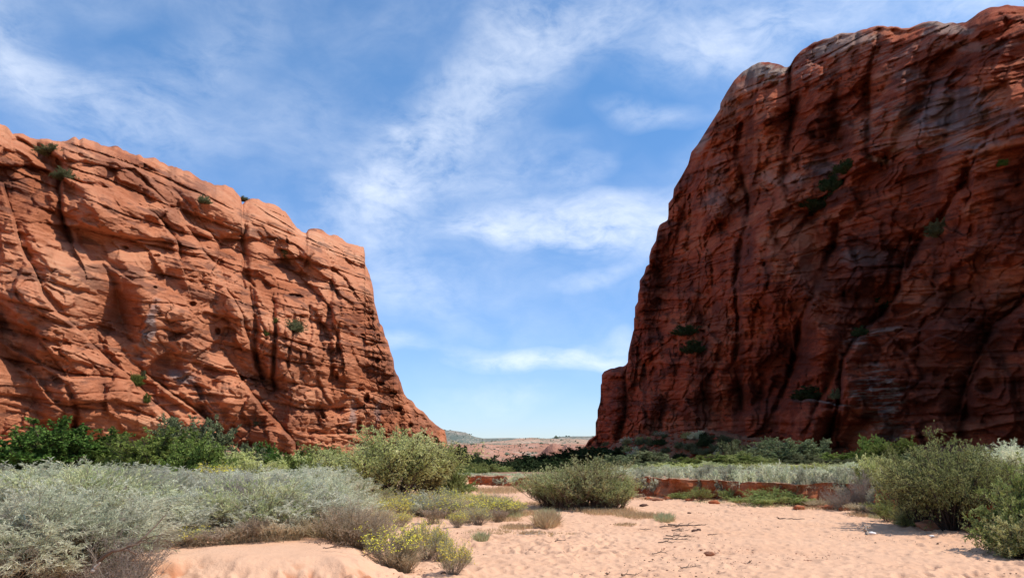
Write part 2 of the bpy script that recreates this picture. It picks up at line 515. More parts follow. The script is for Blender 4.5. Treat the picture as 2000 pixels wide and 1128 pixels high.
    # --- soft rounding towards the skyline
    edge = np.hypot((1-v)*(fy-sy)[None, :], 0)
    e = np.clip(edge/round_w, 0, 1)
    T2 = T+round_R*(1-np.sqrt(np.clip(1-(1-e)**2, 0, 1)))
    amp_edge = sstep(0, .35, e)*.75+.25
    slant = np.clip(1/np.clip(-(n[0]*dx+n[1]*dy)/np.sqrt(dx*dx+dy*dy), .05, 1), 1, 1.5)
    T2 = T2+d*slant*amp_edge
    P = np.stack([dx*T2, dy*T2, CAM_Z+dz*T2], -1)
    # --- plateau and back
    hx, hy = dx[-1], dy[-1]
    hl = np.hypot(hx, hy)
    top = P[-1]
    extra = []
    for dist, drop in back:
        q = top.copy()
        q[:, 0] += hx/hl*dist; q[:, 1] += hy/hl*dist
        q[:, 2] = np.where(drop >= 1, -3.0, q[:, 2]*(1-drop)+0*drop)+fbm(q[:, 0]*.05, q[:, 1]*.05, 1, 3, seed)*(2.0 if 0 < drop < 1 else 0)
        extra.append(q)
    low = P[0].copy(); low[:, 2] = -4
    P = np.concatenate([low[None], P, np.array(extra)], 0)
    def pad(a): return np.concatenate([a[:1], a, np.repeat(a[-1:], len(back), 0)], 0)
    o = mesh_obj(name, P.reshape(-1, 3), grid_faces(*P.shape[:2])[:, ::1], mat,
                 attrs=dict(tone=pad(tone), stain_shade=np.clip(pad(stain_shade), 0, 1), pale=np.clip(pad(pale), 0, 1), grey=np.clip(pad(grey), 0, 1)))
    return structure(o), (PX, PY, T2)
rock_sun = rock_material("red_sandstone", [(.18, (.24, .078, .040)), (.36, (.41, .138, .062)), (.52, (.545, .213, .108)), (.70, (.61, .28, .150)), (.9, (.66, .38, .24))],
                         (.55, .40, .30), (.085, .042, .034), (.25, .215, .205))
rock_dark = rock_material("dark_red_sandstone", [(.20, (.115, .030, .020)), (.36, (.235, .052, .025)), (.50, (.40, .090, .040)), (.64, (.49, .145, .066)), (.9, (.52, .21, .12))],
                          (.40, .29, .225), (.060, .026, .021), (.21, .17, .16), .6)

LSIL = [(-520, 150), (-300, 190), (-120, 215), (-40, 232), (0, 240), (30, 262), (62, 268), (85, 273), (120, 275), (145, 268), (165, 272), (195, 281), (212, 286), (230, 287),
        (260, 300), (275, 303), (288, 312), (305, 308), (330, 324), (355, 332), (380, 343), (400, 352), (420, 362), (440, 362), (455, 368), (470, 385), (473, 400), (480, 391), (500, 389), (520, 396), (540, 402), (556, 412),
        (570, 430), (590, 455), (598, 458), (602, 449), (620, 448), (650, 459), (672, 468), (685, 479), (700, 479), (710, 484), (713, 500), (712, 512),
        (722, 535), (729, 562), (731, 590), (740, 625), (742, 632), (748, 640), (752, 655), (758, 668), (764, 690), (769, 705), (770, 718), (776, 730), (783, 745), (790, 768),
        (796, 780), (808, 786), (814, 792), (822, 803), (832, 806), (840, 818), (852, 830), (862, 836), (869, 839), (871, 850), (873, 862), (874, 884), (875, 900)]
LFOOT = [(-520, 930), (875, 915)]
LF = [
 ('bowl', 60, 640, 90, 110, -4.0), ('bowl', 230, 415, 100, 42, -3.5), ('bowl', 200, 790, 100, 80, -4.0), ('bowl', 560, 860, 60, 45, -3), ('bowl', 440, 800, 46, 60, -3), ('bowl', 620, 485, 56, 55, -3.5), ('bowl', 655, 600, 45, 80, -3.5),
 ('bowl', 385, 530, 40, 60, -3), ('bowl', 395, 390, 46, 34, -2.5), ('bowl', 300, 300, 60, 28, -2), ('bowl', 700, 500, 16, 22, -3), ('bowl', 520, 420, 40, 26, -2.5), ('bowl', 565, 700, 26, 70, -2.5), ('bowl', 610, 700, 20, 60, -2),
 ('bowl', 200, 620, 60, 70, 3.0), ('bowl', 240, 480, 90, 22, 2.2), ('bowl', 440, 470, 40, 22, 2.0), ('bowl', 600, 545, 60, 18, 1.6),
 ('gully', [(480, 400), (478, 470), (492, 560), (500, 640), (507, 720)], 3.2, 10), ('gully', [(640, 470), (650, 560), (636, 640), (646, 740)], 2.6, 12), ('gully', [(536, 590), (538, 680), (537, 760)], 2.6, 8),
 ('step', [(-40, 330), (0, 355), (25, 430), (40, 480), (65, 520), (85, 575), (110, 610), (150, 640), (190, 685), (215, 710), (250, 735), (280, 765), (300, 800), (335, 840), (350, 860)], 3.2, 75, .8, -1),
 ('crack', [(110, 305), (118, 330), (113, 360), (118, 400), (125, 440), (140, 475)], 1.6, 4),
 ('step', [(-20, 318), (45, 318), (90, 330), (118, 348)], 1.5, 30, .4, 1),
 ('step', [(30, 262), (60, 285), (110, 305), (160, 315), (215, 330)], 1.2, 22, .6, 1),
 ('step', [(118, 335), (160, 360), (225, 378), (260, 395), (300, 420), (320, 440), (345, 480), (352, 505)], 2.0, 40, .7, -1),
 ('step', [(118, 345), (115, 370), (120, 410), (128, 440), (142, 478)], 1.8, 40, .6, 1),
 ('step', [(140, 445), (200, 457), (280, 460), (345, 476)], 1.4, 34, .5, 1),
 ('step', [(225, 305), (240, 330), (300, 370), (330, 400), (312, 420)], 1.2, 25, .6, -1),
 ('step', [(318, 405), (350, 405), (378, 440), (412, 452), (432, 480), (425, 505)], 1.9, 30, .8, -1),
 ('step', [(270, 330), (300, 352), (345, 372), (372, 400), (385, 420)], 1.0, 25, .6, -1),
 ('step', [(225, 330), (262, 328), (285, 350)], 1.3, 14, .2, 1),
 ('step', [(360, 440), (395, 490), (430, 520), (445, 575), (470, 610), (482, 645), (500, 690), (512, 735)], 1.8, 30, .9, -1),
 ('crack', [(470, 395), (476, 440), (480, 500), (478, 545), (492, 600), (498, 650)], 1.4, 3.2),
 ('step', [(385, 455), (440, 465), (476, 470)], 1.2, 26, .3, 1),
 ('crack', [(500, 560), (508, 620), (520, 660), (505, 700), (515, 740)], 1.2, 3),
 ('crack', [(537, 600), (536, 640), (540, 690), (535, 740), (540, 765)], 2.6, 3.4),
 ('crack', [(600, 600), (606, 650), (602, 690), (612, 720)], 1.4, 3),
 ('crack', [(660, 560), (666, 620), (656, 690), (640, 740)], 1.5, 4),
 ('crack', [(575, 620), (570, 660), (566, 720)], 1.2, 2.6),
 ('crack', [(625, 620), (628, 680), (615, 740), (640, 790)], 1.3, 3),
 ('step', [(555, 465), (575, 458), (605, 464), (614, 490), (604, 503)], 1.6, 18, .5, -1),
 ('step', [(555, 505), (590, 500), (640, 520), (675, 540), (690, 560)], 1.5, 22, .3, 1),
 ('bowl', 545, 512, 26, 14, 2.0),
 ('step', [(600, 555), (640, 590), (660, 650), (668, 700)], 1.4, 24, .5, 1),
 ('step', [(590, 620), (640, 640), (655, 670), (600, 665)], .9, 14, .4, 1),
 ('step', [(265, 745), (290, 780), (325, 815), (365, 845), (410, 875)], 1.7, 26, .8, -1),
 ('step', [(300, 745), (335, 775), (385, 800), (430, 850), (475, 885), (490, 900)], 2.2, 34, 1.0, -1),
 ('step', [(470, 735), (505, 790), (545, 838), (575, 868), (582, 895)], 2.4, 40, 1.0, -1),
 ('step', [(410, 715), (450, 722), (490, 735), (470, 745)], 1.5, 26, .2, 1),
 ('step', [(535, 765), (600, 790), (660, 800)], .8, 20, .4, 1),
 ('crack', [(130, 760), (150, 800), (160, 850)], 1.6, 6),
 ('step', [(0, 620), (60, 640), (100, 690), (120, 720)], .7, 22, .3, 1),
 ('step', [(160, 790), (230, 780), (270, 800)], .8, 22, .2, 1),
 ('bowl', 322, 650, 40, 78, 5.0), ('bowl', 345, 715, 40, 34, 2.6), ('bowl', 215, 640, 55, 50, 1.8),
 ('hole', 430, 646, 7, 8, 2.2), ('hole', 378, 592, 8, 6, 1.6), ('hole', 398, 560, 6, 4, 1.2), ('hole', 300, 560, 5, 3.5, 1.2), ('hole', 720, 779, 7, 13, 3), ('hole', 700, 835, 8, 14, 2.5),
 ('hole', 625, 815, 5, 9, 2.2), ('hole', 775, 800, 7, 6, 2.4), ('hole', 745, 750, 6, 5, 2.2), ('hole', 765, 770, 8, 6, 2.2), ('hole', 690, 640, 7, 5, 1.6), ('hole', 705, 660, 6, 4, 1.5),
 ('hole', 735, 665, 5, 6, 2), ('hole', 735, 705, 6, 8, 2), ('hole', 150, 830, 9, 16, 2.5), ('hole', 75, 541, 4, 3, 1.2), ('hole', 572, 576, 11, 5, 1.8), ('hole', 560, 470, 5, 6, 1.5), ('hole', 240, 480, 9, 6, 1.4), ('hole', 305, 500, 9, 5, 1.4),
 ('hole', 655, 730, 5, 8, 1.6), ('hole', 800, 830, 7, 6, 2), ('hole', 830, 850, 6, 8, 2), ('hole', 815, 820, 5, 5, 2), ('hole', 852, 858, 6, 8, 2.4), ('hole', 60, 855, 14, 5, 1.0), ('hole', 235, 850, 14, 5, 1.2),
 ('grey', 292, 640, 13, 60, 14, .75), ('grey', 305, 600, 14, 16, 0, .5), ('grey', 350, 735, 38, 15, 8, .75), ('stain_shade', 318, 690, 22, 30, 0, .45), ('pale', 282, 660, 5, 40, 14, .5), ('stain_shade', 385, 765, 9, 34, -30, .8),
 ('stain_shade', 400, 800, 7, 30, -35, .75), ('stain_shade', 100, 740, 34, 16, 0, .65), ('stain_shade', 205, 530, 70, 9, 2, .55), ('stain_shade', 90, 650, 14, 9, 0, .6), ('stain_shade', 560, 520, 34, 7, 8, .75), ('stain_shade', 660, 600, 10, 14, 0, .4), ('stain_shade', 570, 578, 16, 5, 5, .8),
 ('grey', 690, 800, 9, 44, 6, .55), ('grey', 740, 810, 8, 26, 10, .5), ('stain_shade', 590, 705, 40, 30, 0, .3), ('stain_shade', 200, 640, 50, 40, 0, .25), ('stain_shade', 640, 660, 18, 8, 12, .5), ('stain_shade', 430, 690, 60, 4, 4, .4),
 ('stain_shade', 660, 830, 26, 7, 5, .4), ('stain_shade', 800, 785, 20, 4, 20, .7), ('stain_shade', 740, 635, 4, 10, 0, .8), ('stain_shade', 770, 730, 5, 16, 0, .6), ('stain_shade', 270, 360, 20, 12, 20, .4),
]
LLAY = dict(gul=.8, persp=.8, feat=1.5, skyrough=.75, blend=5.0, sf=1.0, butt=5.2, bf=.050, bv=.022, bslope=.35, mid=.8, tilt=.03, set=5.0, ledge=1.25, gap=.35, cross=.45, lam=[(1.5, .50), (.6, .22)],
            slabs=[(.045, .055, 2.6, 1.3, 1), (.12, .13, 2.6, .45, -1)],
            blocks=[(11, 9, .4, .5, .16), (3.6, 3.4, .45, .6, .12), (1.9, 2.1, .28, .35, .25)], blockbias=lambda px, py: .36*sstep(520, 700, px)+.10*sstep(420, 300, py),
            pits=[(2.2, .36, .8, .8), (1.2, .38, .45, .75)], pitbias=lambda px, py: .32*sstep(600, 760, px)*sstep(520, 640, py)-.16,
            fine=.8, facet=.5, varnish=.34, blotch=.55)
n1 = (.931, -.365, .20, -99.0)
cliff_l, LGRID = build_cliff("cliff", LSIL, LFOOT, n1, (.931, -.365, .70, -81.0), 900, 470, LF, rock_sun, 7, 46, 18, [(14, 0.02), (45, .1), (90, .3), (130, 1)], LLAY)

RSIL = [(1120, 905), (1122, 893), (1130, 886), (1142, 872), (1150, 858), (1158, 853), (1166, 850), (1166, 835), (1163, 826), (1168, 815), (1167, 800), (1172, 785), (1174, 765), (1173, 752), (1177, 745), (1175, 732),
        (1180, 724), (1192, 720), (1205, 717), (1221, 714), (1226, 708), (1227, 690), (1231, 670), (1236, 650), (1243, 628), (1238, 622), (1243, 612), (1240, 600), (1246, 590), (1246, 575),
        (1250, 560), (1249, 548), (1258, 535), (1262, 520), (1270, 515), (1268, 500), (1272, 485), (1281, 470), (1284, 450), (1288, 438), (1304, 430), (1306, 414), (1308, 405), (1305, 396), (1314, 385), (1316, 368),
        (1330, 345), (1344, 320), (1350, 298), (1362, 283), (1375, 262), (1392, 235), (1406, 213), (1407, 203), (1420, 180), (1434, 158), (1450, 140), (1470, 126), (1485, 121), (1505, 122), (1522, 127), (1535, 132),
        (1542, 130), (1552, 112), (1568, 97), (1590, 83), (1615, 76), (1640, 68), (1668, 63), (1690, 56), (1715, 50), (1740, 51), (1762, 55), (1780, 53), (1795, 46), (1815, 44), (1835, 45), (1850, 47), (1860, 44), (1885, 45), (1892, 39),
        (1910, 25), (1935, 14), (1965, 9), (2000, 14), (2080, 22), (2200, 8), (2400, -30), (2700, -90)]
RFOOT = [(1120, 912), (1300, 905), (2000, 905), (2700, 900)]
RF = [
 ('gully', [(1545, 120), (1546, 180), (1540, 260), (1536, 335)], 6, 13), ('gully', [(1448, 240), (1441, 300), (1456, 372), (1462, 420), (1446, 480), (1436, 560), (1446, 640), (1440, 720), (1446, 800)], 9, 17), ('gully', [(1712, 70), (1700, 140), (1695, 230), (1690, 310)], 7, 15),
 ('gully', [(1640, 430), (1615, 495), (1588, 565), (1560, 640), (1550, 700), (1528, 770)], 10, 18), ('gully', [(1775, 510), (1760, 565), (1722, 610), (1680, 650), (1652, 700), (1642, 760), (1622, 830), (1606, 885)], 6, 11), ('gully', [(1888, 340), (1838, 420), (1798, 470), (1775, 530)], 6, 14),
 ('gully', [(1345, 320), (1336, 420), (1312, 500), (1300, 600), (1290, 700), (1296, 800)], 6, 14), ('gully', [(1372, 500), (1368, 600), (1376, 700), (1366, 800)], 5, 12), ('gully', [(1226, 705), (1222, 770), (1216, 850)], 4, 7), ('gully', [(1500, 600), (1492, 700), (1480, 800)], 6, 14), ('gully', [(1990, 590), (1930, 660), (1895, 760), (1880, 850)], 5, 16),
 ('gully', [(1640, 150), (1620, 220), (1640, 300), (1650, 340)], 6, 18),
 ('bowl', 1495, 240, 36, 100, -5), ('bowl', 1400, 420, 34, 120, -5), ('bowl', 1592, 200, 32, 90, -4), ('bowl', 1770, 200, 60, 100, -5), ('bowl', 1690, 530, 60, 70, -5), ('bowl', 1520, 540, 42, 110, -5), ('bowl', 1320, 560, 20, 140, -3), ('bowl', 1720, 760, 66, 110, -6), ('bowl', 1590, 835, 44, 50, -6), ('bowl', 1405, 700, 26, 120, -4), ('bowl', 1260, 640, 24, 120, -3), ('bowl', 1200, 770, 20, 60, -3), ('bowl', 1930, 160, 70, 80, -4), ('bowl', 1850, 640, 60, 120, -3),
 ('step', [(1542, 128), (1544, 180), (1539, 235), (1540, 300), (1533, 335)], 1.4, 22, 1.6, -1),
 ('crack', [(1448, 245), (1440, 290), (1450, 330), (1457, 372), (1462, 405), (1450, 450), (1440, 495), (1436, 560), (1445, 620), (1440, 700)], 3.0, 6),
 ('crack', [(1712, 75), (1702, 130), (1692, 170), (1697, 230), (1690, 285), (1700, 320)], 2.4, 5),
 ('bowl', 1640, 262, 16, 36, 4), ('bowl', 1690, 205, 10, 45, 2.5), ('bowl', 1728, 183, 30, 12, 1.5),
 ('step', [(1560, 445), (1600, 395), (1640, 350), (1690, 322), (1712, 312)], 3.0, 34, .8, 1),
 ('crack', [(1630, 440), (1618, 490), (1598, 530), (1585, 570), (1560, 640), (1552, 700), (1530, 765), (1520, 800)], 3.4, 7),
 ('step', [(1770, 520), (1760, 565), (1722, 610), (1680, 650), (1652, 700), (1642, 760), (1622, 830), (1608, 880)], 4.2, 46, 2.0, 1),
 ('step', [(1612, 482), (1640, 460), (1660, 455), (1700, 470), (1770, 492)], 1.4, 22, .3, 1),
 ('crack', [(1885, 345), (1835, 420), (1795, 470), (1772, 540)], 2.6, 7),
 ('crack', [(1228, 725), (1222, 780), (1216, 830), (1210, 860)], 3.0, 4),
 ('crack', [(1500, 470), (1488, 540), (1482, 610), (1470, 680), (1474, 760)], 1.6, 4),
 ('crack', [(1370, 330), (1352, 400), (1345, 470), (1330, 560), (1322, 660)], 1.2, 4),
 ('step', [(1555, 782), (1600, 782), (1640, 786)], -3.0, 40, .3, 1),
 ('crack', [(1640, 786), (1632, 830), (1610, 880)], 2.6, 5),
 ('bowl', 1625, 345, 40, 30, 2.0), ('bowl', 1880, 540, 120, 90, 3.5), ('bowl', 1700, 590, 40, 30, 1.5), ('bowl', 1690, 500, 50, 26, 1.4),
 ('step', [(1860, 445), (1830, 430), (1800, 455)], 1.6, 24, .4, 1),
 ('step', [(1700, 650), (1750, 632), (1775, 634)], -1.6, 26, .2, 1),
 ('step', [(1660, 740), (1700, 735), (1760, 742)], -1.4, 24, .2, 1),
 ('step', [(1990, 600), (1940, 640), (1900, 720), (1880, 800)], 2.2, 40, .8, 1),
 ('hole', 1925, 755, 22, 18, 2.5), ('hole', 1660, 420, 18, 14, 2.0),
 ('pale', 1487, 140, 56, 20, 3, .95), ('pale', 1640, 88, 80, 20, -16, .75), ('pale', 1850, 62, 60, 12, 0, .7), ('streak', 1600, 130, 90, 40, -20, .5), ('pale', 1465, 165, 40, 16, -20, .5), ('pale', 1828, 49, 36, 8, 0, .8), ('pale', 1640, 80, 50, 10, -14, .45), ('pale', 1370, 280, 22, 12, -50, .6), ('pale', 1420, 205, 30, 30, -50, .25),
 ('grey', 1850, 205, 100, 52, 4, .75), ('pale', 1800, 260, 120, 34, -6, .38), ('grey', 1950, 240, 80, 30, 0, .5), ('pale', 1760, 150, 60, 16, 0, .25), ('pale', 1900, 90, 110, 12, -2, .4), ('grey', 1870, 290, 110, 9, -6, .7), ('pale', 1760, 285, 30, 6, -8, .6),
 ('pale', 1712, 308, 30, 8, 12, .7), ('grey', 1605, 325, 40, 28, 0, .8), ('pale', 1545, 350, 40, 20, -10, .4), ('pale', 1572, 350, 16, 14, 0, .5), ('pale', 1400, 400, 34, 30, 0, .32), ('pale', 1400, 345, 26, 44, 0, .25), ('pale', 1510, 350, 38, 12, 0, .35),
 ('pale', 1690, 500, 56, 26, 4, .28), ('pale', 1610, 785, 60, 3, 1, .8), ('streak', 1712, 775, 62, 60, 20, .95), ('streak', 1735, 850, 50, 40, 30, .8), ('streak', 1690, 660, 50, 30, -20, .6), ('streak', 1810, 240, 160, 70, 0, .55), ('streak', 1700, 110, 160, 30, -8, .35), ('pale', 1735, 640, 42, 5, -10, .6), ('pale', 1685, 670, 14, 6, 0, .6), ('pale', 1745, 850, 30, 20, 40, .35),
 ('stain_shade', 1530, 700, 60, 60, 0, .45), ('stain_shade', 1400, 640, 40, 50, 0, .4), ('stain_shade', 1620, 250, 50, 50, 0, .45), ('stain_shade', 1350, 560, 40, 60, 0, .3), ('stain_shade', 1900, 640, 160, 110, 0, .6), ('stain_shade', 1880, 760, 140, 90, 0, .55), ('stain_shade', 1560, 560, 20, 80, 20, .5), ('stain_shade', 1930, 800, 90, 50, 0, .5),  # broad lower-right ones put occlusion shade and vignetting into the rock colour
 ('stain_shade', 1200, 790, 30, 60, 0, .3), ('stain_shade', 1640, 380, 40, 20, -30, .6), ('stain_shade', 1480, 790, 60, 40, 0, .45), ('stain_shade', 1770, 430, 60, 10, 20, .4), ('stain_shade', 1460, 480, 18, 60, 0, .4),
 ('tone', 1500, 300, 40, 60, 0, .5), ('tone', 1690, 240, 30, 60, 20, .5), ('tone', 1530, 500, 60, 60, 0, .4), ('tone', 1450, 220, 60, 40, 0, .3), ('tone', 1720, 170, 60, 30, 0, .4),
]
RLAY = dict(gul=.62, persp=.35, feat=1.2, skyrough=.45, blend=7.0, sf=1.0, butt=8.5, bf=.042, bv=.012, bslope=-.10, mid=1.6, tilt=.05, set=6.0, ledge=.8, gap=.4, cross=.4, lam=[(1.9, .8), (.8, .34)],
            slabs=[(.06, .04, 2.6, 1.7, 1), (.12, .10, 3.0, .7, -1)],
            blocks=[(8, 15, 1.0, 1.5, -.12), (4, 4.5, .6, .9, .0), (2.1, 2.4, .45, .6, .06)], blockbias=lambda px, py: .25*sstep(1700, 1500, px)*sstep(150, 420, py),
            pits=[(2.6, .34, .9, .8)], pitbias=lambda px, py: 0*px-.1, fine=.8, facet=.8, varnish=.55, blotch=.6)
n2 = (-.953, -.303, .25, -98.5)
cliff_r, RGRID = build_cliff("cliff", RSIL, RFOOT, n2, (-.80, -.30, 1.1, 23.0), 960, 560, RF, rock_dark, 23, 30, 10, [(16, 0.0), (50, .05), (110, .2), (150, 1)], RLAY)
# ------------------------------------------------------------------ ground
def flat_hit(px, py, z=0.0):
    dx, dy, dz = ray(px, py)
    t = (z-CAM_Z)/dz
    return dx*t, dy*t
BANK_PX = [(700, 936), (800, 939), (870, 943), (950, 947), (1030, 951), (1120, 958), (1215, 968), (1330, 973), (1420, 977), (1500, 983), (1600, 988), (1680, 994), (1760, 1008), (1850, 1026), (1930, 1045), (2060, 1075), (2400, 1130), (3000, 1200), (4400, 1330)]
BANK = [tuple(float(q) for q in flat_hit(px, py)) for px, py in BANK_PX]
EDGE_PX = [(-400, 1135), (150, 1122), (345, 1110), (430, 1114), (520, 1112), (600, 1110), (680, 1118), (752, 1110), (768, 1060), (748, 1005), (745, 978), (800, 962), (880, 950), (905, 944)]
EDGE = [tuple(float(q) for q in flat_hit(px, py, .30 if py > 1080 else .12)) for px, py in EDGE_PX]
def plan_signed(x, y, pts):
    """distance to a line in plan, + on its left"""
    d, s = _pl_dist(x, y, pts=pts)
    return d*np.where(s >= 0, 1, -1)
TAL_S = [-260, -227, -200, -178, -150, -120, -90, 40]     # along the right wall
def ground_z(x, y, fine=False):
    x, y = np.broadcast_arrays(np.asarray(x, float), np.asarray(y, float))
    r = np.hypot(x, y)
    sb = plan_signed(x, y, BANK)                 # + beyond the bank
    sb = sb+.35*perlin(x*.5, y*.5, .3, 5)
    terr = .74-.26*sstep(34, 48, y)*sstep(14, 4, x)
    z = terr*sstep(.85, 1.5, sb)*(sb > 0)
    z = z+(sb > 0)*(.16*fbm(x*.12, y*.12, .7, 3, 6)*sstep(1, 6, sb)+.012*np.clip(sb, 0, 60)*sstep(-5, 30, x))
    se = plan_signed(x, y, EDGE)
    se = se+.3*perlin(x*.6, y*.6, .6, 8)+.18*perlin(x*2.3, y*2.3, .6, 9)
    steep = sstep(-.5, -2.0, x)*sstep(13, 12, y)
    w0 = 1.6-.75*steep
    up = .36*sstep(-.2*w0, w0, se)*(y > 0)
    left = up+(se > 0)*(.012*np.clip(se, 0, 40)+.10*fbm(x*.2, y*.2, .2, 3, 12)*sstep(0, 3, se))
    z = np.where((sb <= 0) | (x < -4), np.maximum(z*(x > -4), left), z)
    # downstream the wash drops away
    z = z-5.0*sstep(58, 190, y)*sstep(66, 30, x-.0*y)*sstep(-52, -30, x)*sstep(2200, 900, y)
    # wall feet
    dr = -(n2[0]*x+n2[1]*y-n2[3]); s2 = .303*x-.953*y
    th = np.interp(s2, [-300, -247, -216, -190, -165, -140, -120, -95, 60], [0, 4, 7.5, 11, 9.5, 5, 2.0, 1.8, 1.5])
    tal = th*np.clip(1-(-dr-1)/np.maximum(th*3.1, 6), 0, 1.1)
    tal = np.where((-dr) < -3, th, tal)
    z = np.where((y > 40) & (x > 0), z+np.maximum(tal, 0)*(1+.12*fbm(x*.12, y*.12, 3, 3, 15)), z)
    dl = n1[0]*x+n1[1]*y-n1[3]
    z = np.where((y > 30) & (x < 0), z+2.2*sstep(26, 4, dl), z)
    # far country
    far = sstep(350, 1300, r)
    z = z*(1-sstep(240, 420, r)*(z > 0))+far*0
    if fine:
        und = .035*fbm(x*.55, y*.55, .4, 3, 20)+.018*fbm(x*1.7, y*1.7, .4, 2, 21)
        foot = dents(x, y)
        bed = (sb < .1)*sstep(.9, -.3, se)
        z = z+und-foot*bed*(.45+.55*sstep(-.25, .3, fbm(x*.22, y*.22, 1.4, 2, 24)))
        lip = steep*np.exp(-((se-.15)/.35)**2)
        z = z+lip*.05*fbm(x*4, y*4, .3, 4, 26)-.05*steep*np.exp(-((se-.1)/.32)**2)*sstep(.1, .4, fbm(x*1.6, y*1.6, .2, 4, 33, .65))*(1+fbm(x*11, y*11, .3, 3, 27))
    return z
@par
def dents(x, y):
    out = np.zeros(x.shape)
    for sc, dep, sd in ((.50, .055, 1), (.34, .046, 2), (.24, .030, 4), (.95, .030, 3)):
        X, Y = x/sc, y/sc
        xi, yi = np.floor(X).astype(np.int64), np.floor(Y).astype(np.int64)
        for a in (-1, 0, 1):
            for b in (-1, 0, 1):
                h = _hash(xi+a, yi+b, np.zeros_like(xi), 90+sd).astype(np.int64)
                cx = xi+a+.5+.8*((h & 1023)/1023-.5); cy = yi+b+.5+.8*(((h >> 10) & 1023)/1023-.5)
                an = ((h >> 20) & 255)/255*3.14; sz = .26+.16*((h >> 5) & 63)/63
                u = (X-cx)*np.cos(an)+(Y-cy)*np.sin(an); w = -(X-cx)*np.sin(an)+(Y-cy)*np.cos(an)
                q = np.hypot(u/1.35, w/.8)/sz
                keep = ((h >> 7) & 3) > 0
                out += keep*dep*((1-sstep(.25, 1.0, q))-.35*np.exp(-((q-1.15)/.22)**2))
    return out
def at(px, py):
    """where the sight line through a photo pixel meets the ground"""
    x, y = flat_hit(px, py, 0.2)
    for _ in range(5):
        z = float(ground_z(x, y))
        x, y = flat_hit(px, py, min(z, 1.2))
    return float(x), float(y)

def build_ground():
    az = np.concatenate([np.linspace(-180, -48, 40)[:-1], np.linspace(-48, 46, 1000), np.linspace(46, 180, 40)[1:]])
    rr = [0.05, 1, 3, 5, 7]
    r = 8.2
    while r < 62:
        rr.append(r); r += max(.03, .030*(r/10)**1.75)
    while r < 300:
        rr.append(r); r *= 1.012
    while r < 32000:
        rr.append(r); r *= 1.12
    rr = np.array(rr)
    A, RR = np.meshgrid(np.radians(az), rr)
    x, y = np.sin(A)*RR, np.cos(A)*RR
    z = ground_z(x, y, True)
    sb = plan_signed(x, y, BANK); se = plan_signed(x, y, EDGE)
    dr = (n2[0]*x+n2[1]*y-n2[3])
    dd = dr
    wallh = np.interp(.303*x-.953*y, [-300, -247, -216, -190, -165, -140, -120, -95, 60], [0, 4, 7.5, 11, 9.5, 5, 2.0, 1.8, 1.5])
    talus = sstep(1.15, .75, dd/np.maximum(wallh*3.1, 6)+.15*fbm(x*.3, y*.3, .5, 3, 61))*(x > 0)*(y > 50)*(y < 400)
    z = z+talus*.5*fbm(x*.8, y*.8, .3, 4, 63)
    soil = np.clip(np.maximum(sstep(.8, 5, sb), sstep(2, 7, se)), 0, 1)
    steep = sstep(-.5, -2.0, x)*sstep(13, 12, y)
    redlip = steep*np.exp(-((se-.1)/.32)**2)*sstep(.12, .45, fbm(x*1.6, y*1.6, .2, 4, 33, .65))
    b = NB("wash_sand")
    p = b.pos()
    c = b.ramp(b.math('ADD', b.math('MULTIPLY', b.noise(p, .35, 5, .6), .7), b.math('MULTIPLY', b.noise(p, 6, 5, .65), .3)),
               [(.27, (.56, .302, .172)), (.42, (.645, .368, .220)), (.58, (.67, .395, .242)), (.75, (.70, .43, .275))])
    litter = b.math('MULTIPLY', b.maprange(b.noise(p, 21, 4, .7), .63, .70, 0, 1), b.maprange(b.noise(p, .5, 4, .6), .5, .68, 0, .5))
    c = b.mix(b.math('MINIMUM', litter, .6), c, (.22, .12, .08))
    soilc = b.ramp(b.noise(p, .35, 6, .7), [(.3, (.16, .085, .05)), (.48, (.30, .165, .10)), (.6, (.26, .20, .12)), (.75, (.20, .19, .11))])
    c = b.mix(b.attr('soil'), c, soilc)
    c = b.mix(b.attr('lip'), c, (.42, .15, .06))
    tc = b.ramp(b.noise(p, 1.1, 6, .75), [(.32, (.10, .038, .018)), (.5, (.20, .085, .042)), (.62, (.26, .125, .068)), (.75, (.12, .10, .045))])
    c = b.mix(b.attr('talus'), c, tc)
    h = b.math('ADD', b.math('MULTIPLY', b.noise(p, 9, 6, .6), 1.0), b.math('MULTIPLY', b.noise(p, 45, 3, .6), .25))
    nm = b.bump(h, .55, .045)
    m = b.principled(c, .95, nm, .15)
    structure(mesh_obj("ground", np.stack([x, y, z], -1).reshape(-1, 3), grid_faces(len(rr), len(az))[:, ::-1], m,
                       attrs=dict(soil=soil, lip=np.clip(redlip, 0, 1), talus=talus)))
build_ground()

